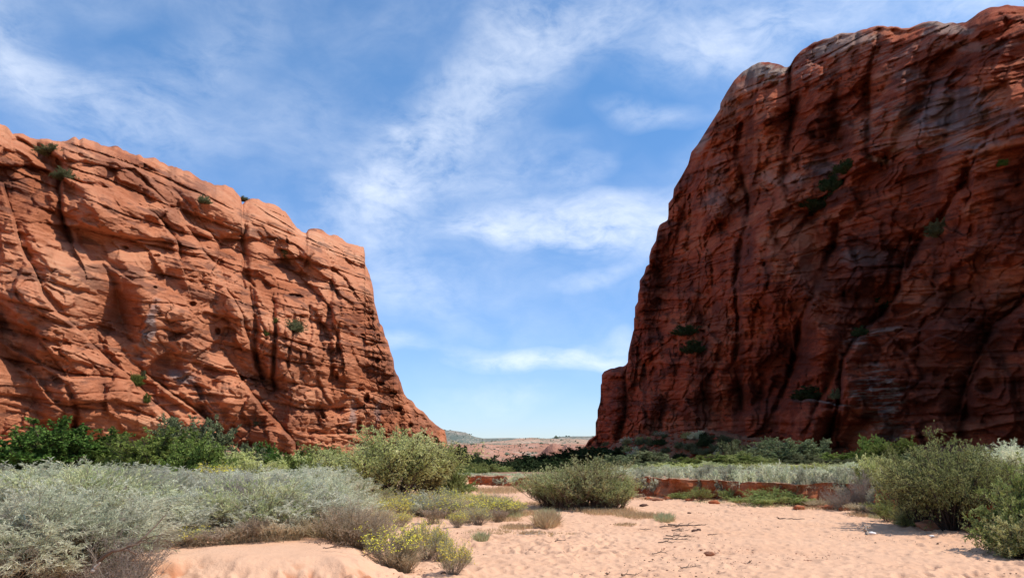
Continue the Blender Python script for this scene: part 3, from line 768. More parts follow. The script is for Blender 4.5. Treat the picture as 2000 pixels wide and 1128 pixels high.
def build_bank():
    pts = np.array(BANK)
    seg = np.hypot(*np.diff(pts, axis=0).T); s = np.concatenate([[0], np.cumsum(seg)])
    S = np.arange(0, s[-1], .05)
    X, Y = np.interp(S, s, pts[:, 0]), np.interp(S, s, pts[:, 1])
    k = 41; ker = np.hanning(k); ker /= ker.sum()
    X = np.convolve(np.pad(X, k//2, mode='edge'), ker, 'valid'); Y = np.convolve(np.pad(Y, k//2, mode='edge'), ker, 'valid')
    tx, ty = np.gradient(X), np.gradient(Y); l = np.hypot(tx, ty); nx, ny = -ty/l, tx/l     # + = beyond
    nv = 44
    V = np.linspace(0, 1, nv)[:, None]
    top = ground_z(X+nx*2.1, Y+ny*2.1)+.02+.14*fbm(S*.6, 0, .2, 4, 44)-.16*sstep(.25, .5, fbm(S*.4, 0, .9, 3, 45))
    # profile: slumped toe, near-vertical face, small overhanging sod lip, then flat
    toe, face = .16, .74
    hgt = np.where(V < face, (V/face)**1.25, 1.0)
    slump = .5*sstep(.1, .5, fbm(S*.35, 0, .8, 3, 46))[None, :]
    off = np.where(V < toe, -.30+.30*V/toe, np.where(V < face, .10*(V-toe)/(face-toe), .10-.06+1.5*((V-face)/(1-face))**1.3))
    off = off-slump*np.clip(1-hgt*1.15, 0, 1)
    f1 = fbm(S[None, :]*1.6, hgt*1.2, .2, 4, 47, .6)*.26+fbm(S[None, :]*.45, hgt*.3, .2, 3, 48)*.7
    f2 = ridged(S[None, :]*2.6, hgt*.5, .5, 3, 49)*.06
    off = off+(f1+f2)*np.where(V < face, 1.0, 1.0)
    Z = -.06+hgt*(top+.06)[None, :]
    cut = np.where(V > face, .0, 0)
    P = np.stack([X+nx*off, Y+ny*off, Z+fbm(S[None, :]*2.2, V*3, .1, 4, 50)*.035*(V > .06)], -1)
    sod = np.repeat(sstep(face-.03, face+.05, V), len(S), 1)
    b = NB("cut_bank_earth")
    p = b.pos((1, 1, 1))
    c = b.ramp(b.math('ADD', b.math('MULTIPLY', b.noise(b.pos((.8, .8, 5)), 1.3, 5, .6), .6), b.math('MULTIPLY', b.noise(p, 7, 5, .6), .4)), [(.3, (.27, .065, .025)), (.5, (.42, .125, .05)), (.72, (.52, .20, .09))])
    c = b.mix(b.attr('sod'), c, b.ramp(b.noise(p, 3, 5, .7), [(.35, (.30, .15, .085)), (.6, (.46, .27, .17))]))
    nm = b.bump(b.noise(p, 11, 6, .65), .8, .06)
    m = b.principled(c, .95, nm, .1)
    structure(mesh_obj("river_bank", P.reshape(-1, 3), grid_faces(nv, len(S)), m, attrs=dict(sod=sod)))
build_bank()

# ------------------------------------------------------------------ far country
RIDGES = []
def ridge(name, Yr, prof, depth, mat, nx, ny, seed, rough, base_z=-6, frac=.5):
    """a rise seen far off: the crest stands at distance Yr, the front slope is `depth` deep, the top runs on behind"""
    px = np.linspace(prof[0][0], prof[-1][0], nx)
    py = np.interp(px, [q[0] for q in prof], [q[1] for q in prof])
    dx, dy, dz = ray(px, py)
    crest = CAM_Z+dz/dy*Yr
    X = dx/dy*Yr
    V = np.linspace(0, 1, ny)[:, None]
    yy = Yr-depth+V*depth*2.2
    cr = np.interp(V, [0, .4545, 1], [0, 1, 1])
    shape = sstep(0, .4545, V)**1.0
    xx = X[None, :]*(yy/Yr)
    q = fbm(xx/depth*3, yy/depth*3, seed, 5, seed, .55)
    z = base_z+(crest[None, :]-base_z)*(shape+rough*q*np.sin(np.clip(V/.4545, 0, 1)*math.pi))
    z = np.where(V > .4545, z-(crest[None, :]-base_z)*.25*(V-.4545), z)
    rr = rough*.25*(crest[None, :]-base_z)*ridged(xx/depth*7, yy/depth*7, seed, 4, seed+3)*np.clip(np.sin(np.clip(V/.4545, 0, 1)*math.pi), 0, 1)
    RIDGES.append((Yr, np.stack([xx, yy+0*z, z+rr], -1)[: int(ny*.47)].reshape(-1, 3)))
    structure(mesh_obj(name, np.stack([xx, yy+0*z, z+rr], -1).reshape(-1, 3), grid_faces(ny, nx), mat))
def slick_mat(name, c0, c1, c2, veg, scale, lo, hi):
    b = NB(name)
    p = b.pos()
    c = b.ramp(b.math('ADD', b.math('MULTIPLY', b.noise(p, scale, 5, .6, .5), .55), b.math('MULTIPLY', b.noise(b.pos((.3, .3, 3)), scale*3, 5, .65), .45)), [(.32, c0), (.5, c1), (.68, c2)])
    f = b.maprange(b.math('ADD', b.noise(p, scale*14, 3, .7), b.math('MULTIPLY', b.noise(p, scale*1.2, 4, .6), .8)), lo, hi, 0, 1)
    c = b.mix(f, c, veg)
    nm = b.bump(b.noise(p, scale*5, 6, .7), 1.0, 3.0)
    return b.principled(c, .95, nm, .1)
mesa_m = slick_mat("mesa_scrub", (.29, .235, .185), (.38, .295, .225), (.52, .40, .30), (.125, .145, .115), .006, .80, .90)
plain_m = slick_mat("red_plain", (.36, .20, .13), (.46, .285, .19), (.60, .43, .31), (.16, .165, .115), .010, .88, .98)
slick_m = slick_mat("far_slickrock", (.30, .125, .075), (.44, .215, .135), (.56, .33, .235), (.15, .14, .09), .03, .98, 1.10)
hump_m = slick_mat("near_slickrock", (.26, .105, .065), (.40, .19, .125), (.52, .30, .21), (.10, .09, .06), .05, 1.05, 1.2)
ridge("far_hills", 3600, [(-900, 858), (400, 850), (700, 846), (820, 840), (868, 840), (880, 840), (895, 842), (912, 845), (920, 850), (932, 854), (945, 856), (1000, 855.5), (1060, 857), (1078, 856), (1085, 853.5), (1110, 852.5), (1160, 852), (1300, 850), (2600, 850)], 1400, mesa_m, 500, 90, 3, .10, 0)
ridge("far_hills", 2100, [(-600, 868), (700, 866), (880, 866), (900, 869), (960, 864), (1000, 862), (1040, 860), (1080, 860), (1120, 858), (1160, 862), (1400, 866), (2400, 868)], 900, plain_m, 400, 70, 5, .30, 0)
ridge("slickrock_hills", 1150, [(-200, 872), (700, 872), (850, 874), (890, 872), (930, 874), (960, 877), (985, 884), (1003, 894), (1020, 897), (1060, 890), (1100, 880), (1160, 876), (1300, 872), (2000, 874)], 420, slick_m, 500, 110, 11, .36, -6)
ridge("slickrock_hills", 1650, [(-200, 868), (800, 868), (900, 868), (1000, 870), (1060, 869), (1140, 868), (1300, 866), (2000, 868)], 500, slick_m, 400, 80, 17, .34, -4)
ridge("slickrock_hills", 560, [(1000, 915), (1025, 905), (1040, 893), (1056, 886), (1070, 874), (1080, 870), (1090, 872), (1098, 876), (1106, 870), (1120, 872), (1132, 876), (1150, 880), (1180, 884), (1240, 900), (1280, 915)], 110, hump_m, 260, 90, 23, .30, -8)
# ------------------------------------------------------------------ plants
def norm(v): return v/np.maximum(np.linalg.norm(v, axis=-1, keepdims=True), 1e-9)
def tubes(paths, radii, sides=3):
    """paths (n,k,3), radii (n,k) -> vertices, quads"""
    n, k, _ = paths.shape
    tan = norm(np.gradient(paths, axis=1))
    ref = np.where(np.abs(tan[..., 2:3]) > .9, np.array([1., 0, 0]), np.array([0, 0, 1.]))
    u = norm(np.cross(tan, ref)); w = np.cross(tan, u)
    a = np.arange(sides)/sides*2*np.pi
    ring = paths[:, :, None]+radii[:, :, None, None]*(u[:, :, None]*np.cos(a)[:, None]+w[:, :, None]*np.sin(a)[:, None])
    idx = np.arange(n*k*sides).reshape(n, k, sides)
    a0, a1 = idx[:, :-1], idx[:, 1:]
    f = np.stack([a0, np.roll(a0, -1, 2), np.roll(a1, -1, 2), a1], -1).reshape(-1, 4)
    return ring.reshape(-1, 3), f
def blades(rng, pos, dr, ln, wd, bend=.0):
    """one narrow diamond leaf at each position"""
    side = norm(np.cross(dr, norm(rng.normal(size=pos.shape))))
    ln, wd = ln[:, None], wd[:, None]
    mid = pos+dr*ln*.45
    tip = pos+dr*ln+np.array([0, 0, -1.])*ln*bend
    V = np.stack([pos, mid+side*wd*.5, tip, mid-side*wd*.5], 1).reshape(-1, 3)
    return V, np.arange(len(V)).reshape(-1, 4)
def foliage_mat(name, c0, c1, dry, trans=.25, vary=.22):
    b = NB(name)
    c = b.mix(b.attr('tint'), c0, c1)
    c = b.mix(b.attr('dry'), c, dry)
    oi = b.N.new('ShaderNodeObjectInfo')
    hs = b.N.new('ShaderNodeHueSaturation')
    b.put(hs.inputs['Value'], b.maprange(oi.outputs['Random'], 0, 1, 1-vary, 1+vary))
    b.put(hs.inputs['Hue'], b.maprange(oi.outputs['Random'], 0, 1, .480, .508))
    b.put(hs.inputs['Color'], c)
    d = b.N.new('ShaderNodeBsdfDiffuse'); t = b.N.new('ShaderNodeBsdfTranslucent'); mx = b.N.new('ShaderNodeMixShader')
    b.L.new(hs.outputs[0], d.inputs[0]); b.L.new(hs.outputs[0], t.inputs[0]); mx.inputs[0].default_value = trans
    b.L.new(d.outputs[0], mx.inputs[1]); b.L.new(t.outputs[0], mx.inputs[2]); b.L.new(mx.outputs[0], b.out.inputs[0])
    return b.m
def bark_mat(name, c0, c1):
    b = NB(name)
    n = b.noise(b.pos(), 18, 4, .6)
    return b.principled(b.mix(n, c0, c1), .9, None, .1)
bark_grey = bark_mat("grey_twig_bark", (.20, .150, .105), (.35, .28, .21))
bark_dark = bark_mat("dark_bark", (.045, .032, .025), (.10, .075, .06))
bark_red = bark_mat("reddish_bark", (.13, .07, .045), (.22, .14, .10))
def plant(seed, H, RAD, n_stem, n_twig, twig_len, n_leaf, leaf_len, leaf_w, base=.1, theta=1.25, up=.55, fill=.35, droop=.25,
          stem_r=.012, leaf_up=.7, leaf_sp=.8, trunk_h=0.0, lump=.25, flower=0, flower_r=.012, dry_low=.5, shape=.5, bend=.15, stray=.6, curl=0.0, flat=0.0):
    """unit plant standing at the origin; returns stems, leaves, flowers as (verts, faces, attrs)"""
    g = np.random.default_rng(seed)
    az = g.uniform(0, 2*np.pi, n_stem)
    th = np.arccos(1-g.uniform(0, 1, n_stem)*(1-math.cos(theta)))
    lum = 1+lump*perlin(np.cos(az)*np.sin(th)*2.2+seed, np.sin(az)*np.sin(th)*2.2, np.cos(th)*2.2, seed)*2.0
    lum = np.clip(lum, .55, 1.16)
    reach = lum*g.uniform(.72, 1.03, n_stem)
    E = np.stack([RAD*np.sin(th)*np.cos(az), RAD*np.sin(th)*np.sin(az), trunk_h+(H-trunk_h)*np.maximum(np.cos(th), .12)**shape], -1)*reach[:, None]
    E[:, 2] = np.maximum(E[:, 2], .08*H)
    ba = g.uniform(0, 2*np.pi, n_stem); br = base*np.sqrt(g.uniform(0, 1, n_stem))
    B = np.stack([br*np.cos(ba)*.6+base*.5*np.cos(az)*np.sin(th), br*np.sin(ba)*.6+base*.5*np.sin(az)*np.sin(th), np.full(n_stem, trunk_h-.02*(trunk_h == 0))], -1)
    M = B+(E-B)*.5+np.stack([np.zeros(n_stem), np.zeros(n_stem), up*(E[:, 2]-B[:, 2])*.5], -1)+g.normal(size=(n_stem, 3))*.06*H
    K = 7
    t = np.linspace(0, 1, K)[None, :, None]
    stems = (1-t)**2*B[:, None]+2*t*(1-t)*M[:, None]+t*t*E[:, None]
    stems[:, 1:-1] += g.normal(size=(n_stem, K-2, 3))*.018*H
    sr = stem_r*g.uniform(.6, 1.3, n_stem)[:, None]*np.linspace(1, .25, K)[None]
    V, F = tubes(stems, sr)
    # twigs
    nt = n_stem*n_twig
    si = np.repeat(np.arange(n_stem), n_twig)
    tt = (fill+(1-fill)*g.uniform(0, 1, nt)**.8)[:, None]
    tp = (1-tt)**2*B[si]+2*tt*(1-tt)*M[si]+tt*tt*E[si]
    tg = norm(2*(1-tt)*(M[si]-B[si])+2*tt*(E[si]-M[si]))
    td = norm(tg*.8+g.normal(size=(nt, 3))*stray+np.array([0, 0, leaf_up*.6]))
    tl = twig_len*g.uniform(.5, 1.3, nt)
    kk = np.linspace(0, 1, 4)[None, :, None]
    dz = np.array([0, 0, -1.])
    cv = g.normal(size=(nt, 1, 3))*curl
    tw = tp[:, None]+td[:, None]*tl[:, None, None]*kk+(dz*droop+cv)*tl[:, None, None]*kk**2
    tw[..., 2] = np.maximum(tw[..., 2], .01)
    V2, F2 = tubes(tw, stem_r*.32*np.linspace(1, .5, 4)[None]*np.ones((nt, 1)))
    V, F = np.concatenate([V, V2]), np.concatenate([F, F2+len(V)])
    # leaves
    nl = nt*n_leaf
    li = np.repeat(np.arange(nt), n_leaf)
    u = g.uniform(.08, 1, nl)[:, None]
    lp = tp[li]+td[li]*tl[li][:, None]*u+(dz*droop+cv[li][:, 0])*tl[li][:, None]*u**2
    ld = norm(norm(td[li]+2*u*(dz*droop+cv[li][:, 0]))*1.0+g.normal(size=(nl, 3))*leaf_sp+np.array([0, 0, leaf_up*.25]))
    lp[:, 2] = np.maximum(lp[:, 2], .01)
    if flat: ld[:, 2] *= (1-flat); ld = norm(ld)
    LV, LF_ = blades(g, lp, ld, leaf_len*g.uniform(.6, 1.35, nl), leaf_w*g.uniform(.7, 1.3, nl), bend)
    tint = np.clip(.5+.28*g.normal(size=nt)[li]+.16*g.normal(size=nl)+.9*perlin(lp[:, 0]*1.6/RAD, lp[:, 1]*1.6/RAD, lp[:, 2]*2/H+seed, seed), 0, 1)
    inner = 1-np.clip(np.hypot(np.hypot(lp[:, 0], lp[:, 1])/RAD, lp[:, 2]/H), 0, 1)
    dry = ((g.uniform(0, 1, nt)[li] < dry_low*inner*1.6)*g.uniform(.5, 1, nl))
    leaves = (LV, LF_, dict(tint=np.repeat(tint, 4), dry=np.repeat(dry, 4)))
    fl = None
    if flower:
        top = np.argsort(-(E[si][:, 2]*.0+tw[:, -1, 2]/H+.35*g.uniform(0, 1, nt)))[:max(1, int(nt*.7))]
        pick = g.choice(top, flower)
        fp = tw[pick, -1]+g.normal(size=(flower, 3))*.03
        r = flower_r*g.uniform(.6, 1.3, flower)[:, None]
        nrm = norm(g.normal(size=(flower, 3))*.6+np.array([0, 0, 1.]))
        a = norm(np.cross(nrm, g.normal(size=(flower, 3)))); b_ = np.cross(nrm, a)
        pts = [fp+nrm*r*.6, fp+a*r, fp+b_*r, fp-a*r, fp-b_*r]
        FV = np.stack(pts, 1).reshape(-1, 3); o = np.arange(flower)[:, None]*5
        FF = np.concatenate([o+np.array([[0, i+1, (i+1) % 4+1]]) for i in range(4)])
        fl = (FV, FF, dict(tint=np.repeat(g.uniform(0, 1, flower), 5)))
    return (V, F), leaves, fl

PROTO = {}
def proto(key, name, parts, mats, **kw):
    """make the first plant of a kind: an Empty with its parts; hidden source is never linked, only its meshes are kept"""
    st, lv, fl = plant(**kw)
    objs = []
    o = mesh_obj(parts[0], st[0], st[1], mats[0], smooth=True); objs.append(o)
    if kw.get('trunk_h', 0) > 0:
        pass
    o2 = mesh_obj(parts[1], lv[0], lv[1], mats[1], smooth=False, attrs=lv[2]); objs.append(o2)
    if fl is not None:
        o3 = mesh_obj(parts[2], fl[0], fl[1], mats[2], smooth=False, attrs=fl[2]); objs.append(o3)
    data = [(q.name.split('.')[0], q.data) for q in objs]
    for q in objs: bpy.data.objects.remove(q)
    ext = lv[0]
    PROTO.setdefault(key, []).append((name, data, np.percentile(ext[:, 2], 99.3), np.percentile(np.abs(ext[:, 0]), 97.5)))
THINGS = []
def put(key, x, y, h, w, label, cat, group=None, rot=None, k=None, z=None, sink=.03, stuff=()):
    """one plant: an Empty at its foot, its parts under it"""
    lst = PROTO[key]
    i = rng.randrange(len(lst)) if k is None else k % len(lst)
    name, data, H0, R0 = lst[i]
    root = bpy.data.objects.new(name, None); root.empty_display_size = .2; col.objects.link(root)
    root.location = (x, y, (float(ground_z(x, y)) if z is None else z)-sink)
    root.rotation_euler = (0, 0, rng.uniform(0, 6.28) if rot is None else rot)
    s = .5*w/R0
    root.scale = (s, s, h/H0)
    root["label"] = label; root["category"] = cat
    if group: root["group"] = group
    for pn, me in data:
        o = bpy.data.objects.new(pn, me); o.parent = root; col.objects.link(o)
        if pn == "bloom": o["kind"] = "stuff"
    THINGS.append((root, key, h))
    return root
def spot(px, Y, top, width, z=None):
    """a plant whose crown reaches photo row `top` at column px when it stands Y metres ahead"""
    dx, dy, dz = ray(px, 900)
    x = float(dx/dy*Y)
    g = float(ground_z(x, Y)) if z is None else z
    ddx, ddy, ddz = ray(px, top)
    zt = CAM_Z+float(ddz/ddy)*Y
    return x, Y, max(zt-g, .12), width/FPX*Y*1.2
rng = random.Random(5)

M_sage = foliage_mat("silver_sage_leaf", (.50, .52, .33), (.74, .72, .50), (.42, .34, .26), .45, .34)
M_sageg = foliage_mat("sage_green_leaf", (.42, .46, .21), (.64, .62, .34), (.34, .27, .19), .38, .3)
M_rab = foliage_mat("broom_leaf", (.37, .37, .205), (.52, .49, .30), (.40, .30, .20), .3)
M_bloom = foliage_mat("yellow_bloom", (.80, .66, .04), (.90, .82, .16), (.5, .4, .2), .2, .05)
M_tam = foliage_mat("tamarisk_leaf", (.42, .45, .14), (.70, .69, .31), (.46, .42, .21), .46)
M_willow = foliage_mat("willow_leaf", (.205, .25, .068), (.39, .43, .155), (.33, .30, .12), .35)
M_seep = foliage_mat("baccharis_leaf", (.33, .37, .13), (.58, .57, .27), (.30, .25, .15), .3)
M_oak = foliage_mat("oak_leaf", (.050, .100, .020), (.150, .235, .05), (.15, .14, .05), .25)
M_olive = foliage_mat("dark_olive_leaf", (.115, .140, .060), (.27, .29, .145), (.20, .16, .09), .28)
M_bright = foliage_mat("bright_green_leaf", (.115, .165, .034), (.25, .31, .078), (.30, .30, .08), .35)
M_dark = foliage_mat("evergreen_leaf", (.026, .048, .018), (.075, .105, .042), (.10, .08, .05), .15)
M_tan = foliage_mat("dry_straw", (.40, .31, .185), (.58, .47, .31), (.45, .33, .2), .3)
M_brown = foliage_mat("brown_seed_stalk", (.50, .40, .24), (.68, .57, .37), (.54, .41, .25), .45)
M_deadtwig = foliage_mat("dead_twig", (.24, .185, .145), (.40, .33, .27), (.28, .21, .15), .1)

P = ("stem", "foliage", "bloom")
M_sage2 = foliage_mat("mauve_sage_leaf", (.48, .47, .34), (.70, .67, .50), (.42, .34, .26), .45, .3)
for s in range(6):
    proto('sage', 'sagebrush', P, (bark_grey, M_sage2 if s in (2, 5) else M_sage), seed=100+s, H=1.0, RAD=.95, n_stem=130, n_twig=10, twig_len=.22, n_leaf=18, leaf_len=.062, leaf_w=.0095, base=.30, theta=1.36, up=.35,
          fill=.52, droop=.12, stem_r=.0055, leaf_up=.7, leaf_sp=.62, lump=.42, dry_low=.9, shape=.6, stray=.5, curl=.16)
for s in range(3):
    proto('sagef', 'sagebrush', P, (bark_grey, M_sage), seed=140+s, H=1.0, RAD=.95, n_stem=70, n_twig=8, twig_len=.26, n_leaf=9, leaf_len=.13, leaf_w=.035, base=.25, theta=1.4, up=.4,
          fill=.45, droop=.1, stem_r=.014, leaf_up=.9, leaf_sp=.6, lump=.5, dry_low=.5, shape=.6, stray=.6)
for s in range(2):
    proto('sageg', 'sagebrush', P, (bark_grey, M_sageg), seed=160+s, H=1.0, RAD=.95, n_stem=120, n_twig=9, twig_len=.25, n_leaf=12, leaf_len=.08, leaf_w=.013, base=.28, theta=1.35, up=.45,
          fill=.4, droop=.05, stem_r=.009, leaf_up=1.1, leaf_sp=.4, lump=.35, dry_low=.6, shape=.6, stray=.5)
for s in range(3):
    proto('rabbit', 'rabbitbrush', P, (bark_grey, M_rab, M_bloom), seed=200+s, H=1.0, RAD=.85, n_stem=110, n_twig=7, twig_len=.24, n_leaf=8, leaf_len=.085, leaf_w=.011, base=.16, theta=1.3, up=.3,
          fill=.4, droop=-.05, stem_r=.008, leaf_up=1.0, leaf_sp=.4, lump=.3, flower=950, flower_r=.022, dry_low=.8, stray=.5)
for s in range(2):
    proto('rabbit_few', 'rabbitbrush', P, (bark_grey, M_rab, M_bloom), seed=220+s, H=1.0, RAD=.9, n_stem=120, n_twig=7, twig_len=.25, n_leaf=7, leaf_len=.085, leaf_w=.010, base=.2, theta=1.35, up=.3,
          fill=.4, droop=0, stem_r=.008, leaf_up=.9, leaf_sp=.45, lump=.3, flower=300, flower_r=.022, dry_low=1.2, stray=.5)
for s in range(2):
    proto('tamarisk', 'tamarisk', P, (bark_dark, M_tam), seed=240+s, H=1.0, RAD=.85, n_stem=100, n_twig=26, twig_len=.19, n_leaf=11, leaf_len=.036, leaf_w=.0105, base=.12, theta=1.28, up=.35,
          fill=.28, droop=.22, stem_r=.0085, leaf_up=.6, leaf_sp=.75, lump=.30, dry_low=.15, shape=.42, stray=.75)
M_tamd = foliage_mat("dark_tamarisk_leaf", (.19, .21, .065), (.41, .42, .165), (.30, .25, .13), .38)
for s in range(2):
    proto('tamdark', 'tamarisk', P, (bark_dark, M_tamd), seed=250+s, H=1.0, RAD=.85, n_stem=110, n_twig=26, twig_len=.18, n_leaf=11, leaf_len=.036, leaf_w=.0105, base=.12, theta=1.38, up=.35,
          fill=.34, droop=.22, stem_r=.0085, leaf_up=.6, leaf_sp=.75, lump=.30, dry_low=.15, shape=.42, stray=.75)
for s in range(2):
    proto('seep', 'seepwillow', P, (bark_red, M_seep), seed=260+s, H=1.0, RAD=.75, n_stem=110, n_twig=15, twig_len=.22, n_leaf=11, leaf_len=.055, leaf_w=.010, base=.28, theta=1.15, up=.3,
          fill=.25, droop=-.12, stem_r=.008, leaf_up=1.3, leaf_sp=.5, lump=.35, dry_low=.6, shape=.6, stray=.5)
for s in range(3):
    proto('willow', 'willow', P, (bark_red, M_willow), seed=280+s, H=1.0, RAD=.8, n_stem=26, n_twig=11, twig_len=.26, n_leaf=11, leaf_len=.11, leaf_w=.018, base=.14, theta=1.2, up=.3,
          fill=.25, droop=.02, stem_r=.010, leaf_up=1.0, leaf_sp=.55, lump=.35, dry_low=.3, shape=.7, stray=.55)
def leafy(key, mat, seed, n=2, **kw):
    a = dict(H=1.0, RAD=.62, n_stem=120, n_twig=13, twig_len=.12, n_leaf=14, leaf_len=.046, leaf_w=.034, base=.06, theta=1.75, up=.15, fill=.35, droop=.05, stem_r=.013,
             leaf_up=.3, leaf_sp=1.2, lump=.45, dry_low=.25, shape=.75, stray=1.0, trunk_h=.22, bend=.1)
    a.update(kw)
    for s in range(n):
        proto(key, a.get('nm', 'tree'), ("trunk", "crown", "bloom"), (bark_dark, mat), seed=seed+s, **{q: v for q, v in a.items() if q != 'nm'})
leafy('oak', M_oak, 300, 3, nm='live_oak')
leafy('olive', M_olive, 320, 3, nm='desert_shrub', leaf_len=.05, leaf_w=.026, trunk_h=.08, RAD=.75, lump=.5)
leafy('bright', M_bright, 340, 2, nm='green_bush', trunk_h=.06, RAD=.75, leaf_len=.05, leaf_w=.026)
leafy('dark', M_dark, 360, 3, nm='evergreen_tree', trunk_h=.12, RAD=.7, leaf_len=.06, leaf_w=.04)
leafy('ltree', M_tam, 380, 2, nm='desert_shrub', leaf_len=.05, leaf_w=.016, trunk_h=.06, RAD=.8, lump=.5, leaf_up=.8)
leafy('wbush', M_willow, 390, 2, nm='willow_bush', leaf_len=.055, leaf_w=.018, trunk_h=.04, RAD=.8, lump=.32, leaf_up=.4, n_stem=150)
for s in range(2):
    proto('strawbush', 'dry_bush', P, (M_brown, M_brown), seed=400+s, H=1.0, RAD=.8, n_stem=190, n_twig=5, twig_len=.24, n_leaf=8, leaf_len=.06, leaf_w=.008, base=.28, theta=1.2, up=.2,
          fill=.35, droop=.05, stem_r=.006, leaf_up=1.0, leaf_sp=.4, lump=.25, dry_low=.3, shape=.6, stray=.45)
for s in range(2):
    proto('straw', 'grass_clump', P, (M_tan, M_tan), seed=420+s, H=1.0, RAD=.6, n_stem=120, n_twig=2, twig_len=.22, n_leaf=10, leaf_len=.10, leaf_w=.013, base=.35, theta=.75, up=.2,
          fill=.55, droop=.12, stem_r=.0055, leaf_up=1.2, leaf_sp=.3, lump=.15, dry_low=.3, shape=.9, stray=.25)
for s in range(2):
    proto('deadbush', 'dead_bush', P, (bark_grey, M_deadtwig), seed=440+s, H=1.0, RAD=.9, n_stem=110, n_twig=12, twig_len=.22, n_leaf=4, leaf_len=.06, leaf_w=.006, base=.2, theta=1.4, up=.2,
          fill=.3, droop=.05, stem_r=.009, leaf_up=.5, leaf_sp=.8, lump=.3, dry_low=.2, shape=.6, stray=.9)

ORD = ["first", "second", "third", "fourth", "fifth", "sixth", "seventh", "eighth", "ninth", "tenth", "eleventh", "twelfth", "thirteenth", "fourteenth", "fifteenth", "sixteenth", "seventeenth", "eighteenth", "nineteenth", "twentieth",
       "twenty-first", "twenty-second", "twenty-third", "twenty-fourth", "twenty-fifth", "twenty-sixth", "twenty-seventh", "twenty-eighth", "twenty-ninth", "thirtieth"]
def row(key, items, what, where, cat, group, keys=None):
    """items (px, Y, top, width[, key]); labelled by size and by their order from the left in that row"""
    items = sorted(items, key=lambda q: q[0])
    sp = [spot(*q[:4]) for q in items]
    sp = [(s[0], s[1], s[2]*rng.uniform(.80, 1.06), s[3]*rng.uniform(.74, 1.0)) for s in sp]
    med = sorted(q[2] for q in sp)[len(sp)//2]
    n = len(items)
    for i, (q, s) in enumerate(zip(items, sp)):
        size = "tall" if s[2] > med*1.12 else "low" if s[2] < med*.88 else "mid-sized"
        o = "leftmost" if i == 0 else "rightmost" if i == n-1 else ORD[i]+" from the left"
        lab = f"{size} {what}, {o} {where}"
        if len(lab.split()) > 16: lab = f"{what}, {o} {where}"
        put(q[4] if len(q) > 4 else key, *s, lab, cat, group)

# --- left thicket of sagebrush, front to back
row('sage', [(-70, 9.2, 945, 300), (35, 9.0, 965, 300), (130, 9.6, 955, 280), (215, 9.9, 975, 240)], "silver sagebrush", "in the foreground corner of the thicket", "sagebrush", "sagebrush in the front left corner")
row('sage', [(-40, 12, 915, 260), (70, 11.8, 912, 280), (170, 12.2, 915, 230, 'sageg'), (262, 12.0, 928, 230), (345, 12.6, 930, 220), (425, 12.4, 942, 220), (508, 12.6, 935, 210, 'sageg'), (585, 13.0, 926, 200), (640, 13.8, 924, 170)],
    "silver sagebrush", "along the sandy front edge of the left thicket", "sagebrush", "sagebrush along the thicket's sandy edge")
row('sage', [(-10, 15.5, 908, 230), (85, 15, 906, 230), (180, 15.4, 905, 220, 'sageg'), (270, 15.6, 910, 220), (355, 15.8, 916, 200), (440, 16, 925, 190), (520, 15.6, 918, 190), (600, 16, 914, 180), (655, 17, 916, 150, 'sageg')],
    "pale sagebrush", "in the thicket's second row behind the front edge", "sagebrush", "sagebrush in the thicket's second row")
row('sage', [(-30, 20, 903, 170), (50, 20.5, 903, 170, 'sageg'), (130, 21, 902, 170), (215, 20, 906, 170), (300, 21, 908, 170), (385, 21.5, 914, 160), (470, 22, 922, 150), (550, 21, 912, 150), (610, 21, 908, 150), (650, 22.5, 912, 130)],
    "grey-green sagebrush", "in the thicket's third row", "sagebrush", "sagebrush in the thicket's third row")
row('sagef', [(20, 27, 902, 150), (110, 28, 902, 150), (200, 27, 905, 150), (290, 29, 907, 140), (370, 28, 912, 130), (455, 29, 918, 130), (530, 28, 912, 120), (600, 28, 908, 120)],
    "hazy grey sagebrush", "at the back of the left thicket", "sagebrush", "sagebrush at the back of the thicket")
for q, lab in [((395, 12.2, 985, 90, 'deadbush'), "dark leafless bush wedged in the front edge left of the middle"), ((560, 12.5, 990, 80, 'deadbush'), "dark leafless bush wedged in the front edge above the straw clumps"), ((218, 14, 925, 90, 'deadbush'), "grey leafless bush standing inside the thicket at left"), ((470, 14, 935, 80, 'deadbush'), "grey leafless bush standing inside the middle of the thicket"), ((262, 9.0, 1035, 120, 'deadbush'), "grey leafless bush of bare twigs beside the fallen curved branch"), ((312, 11.0, 1015, 70, 'deadbush'), "grey brittle bush of dead twigs where the thicket meets the sand")]:
    put(q[4], *spot(*q[:4]), lab, "dead bush", "dead bushes in the thicket")
for q, lab in [((372, 11.3, 1022, 90, 'rabbit_few'), "low pale bush with small dry leaves at the left end of the sandy ledge"), ((420, 11.2, 1030, 60, 'straw'), "short straw-coloured grass tuft beside the low pale bush")]:
    put(q[4], *spot(*q[:4]), lab, "bush" if q[4] != 'straw' else "grass", None)
row('straw', [(468, 11.4, 1018, 55), (505, 11.5, 1004, 55), (540, 11.6, 1008, 52), (578, 11.9, 1016, 50)], "straw-coloured grass clump", "on the sandy ledge", "grass clump", "straw grass clumps on the ledge")
put('strawbush', *spot(650, 12.4, 990, 130), "wispy tan bush left of the round brown one on the sand", "dry bush", "tan bushes beside the sand slope")
put('strawbush', *spot(702, 12.1, 978, 130), "round brown wispy bush on the sand slope, right end of the thicket", "dry bush", "tan bushes beside the sand slope")
put('strawbush', *spot(722, 13.6, 985, 90), "faded tan bush behind the round brown one at the thicket's right end", "dry bush", "tan bushes beside the sand slope")

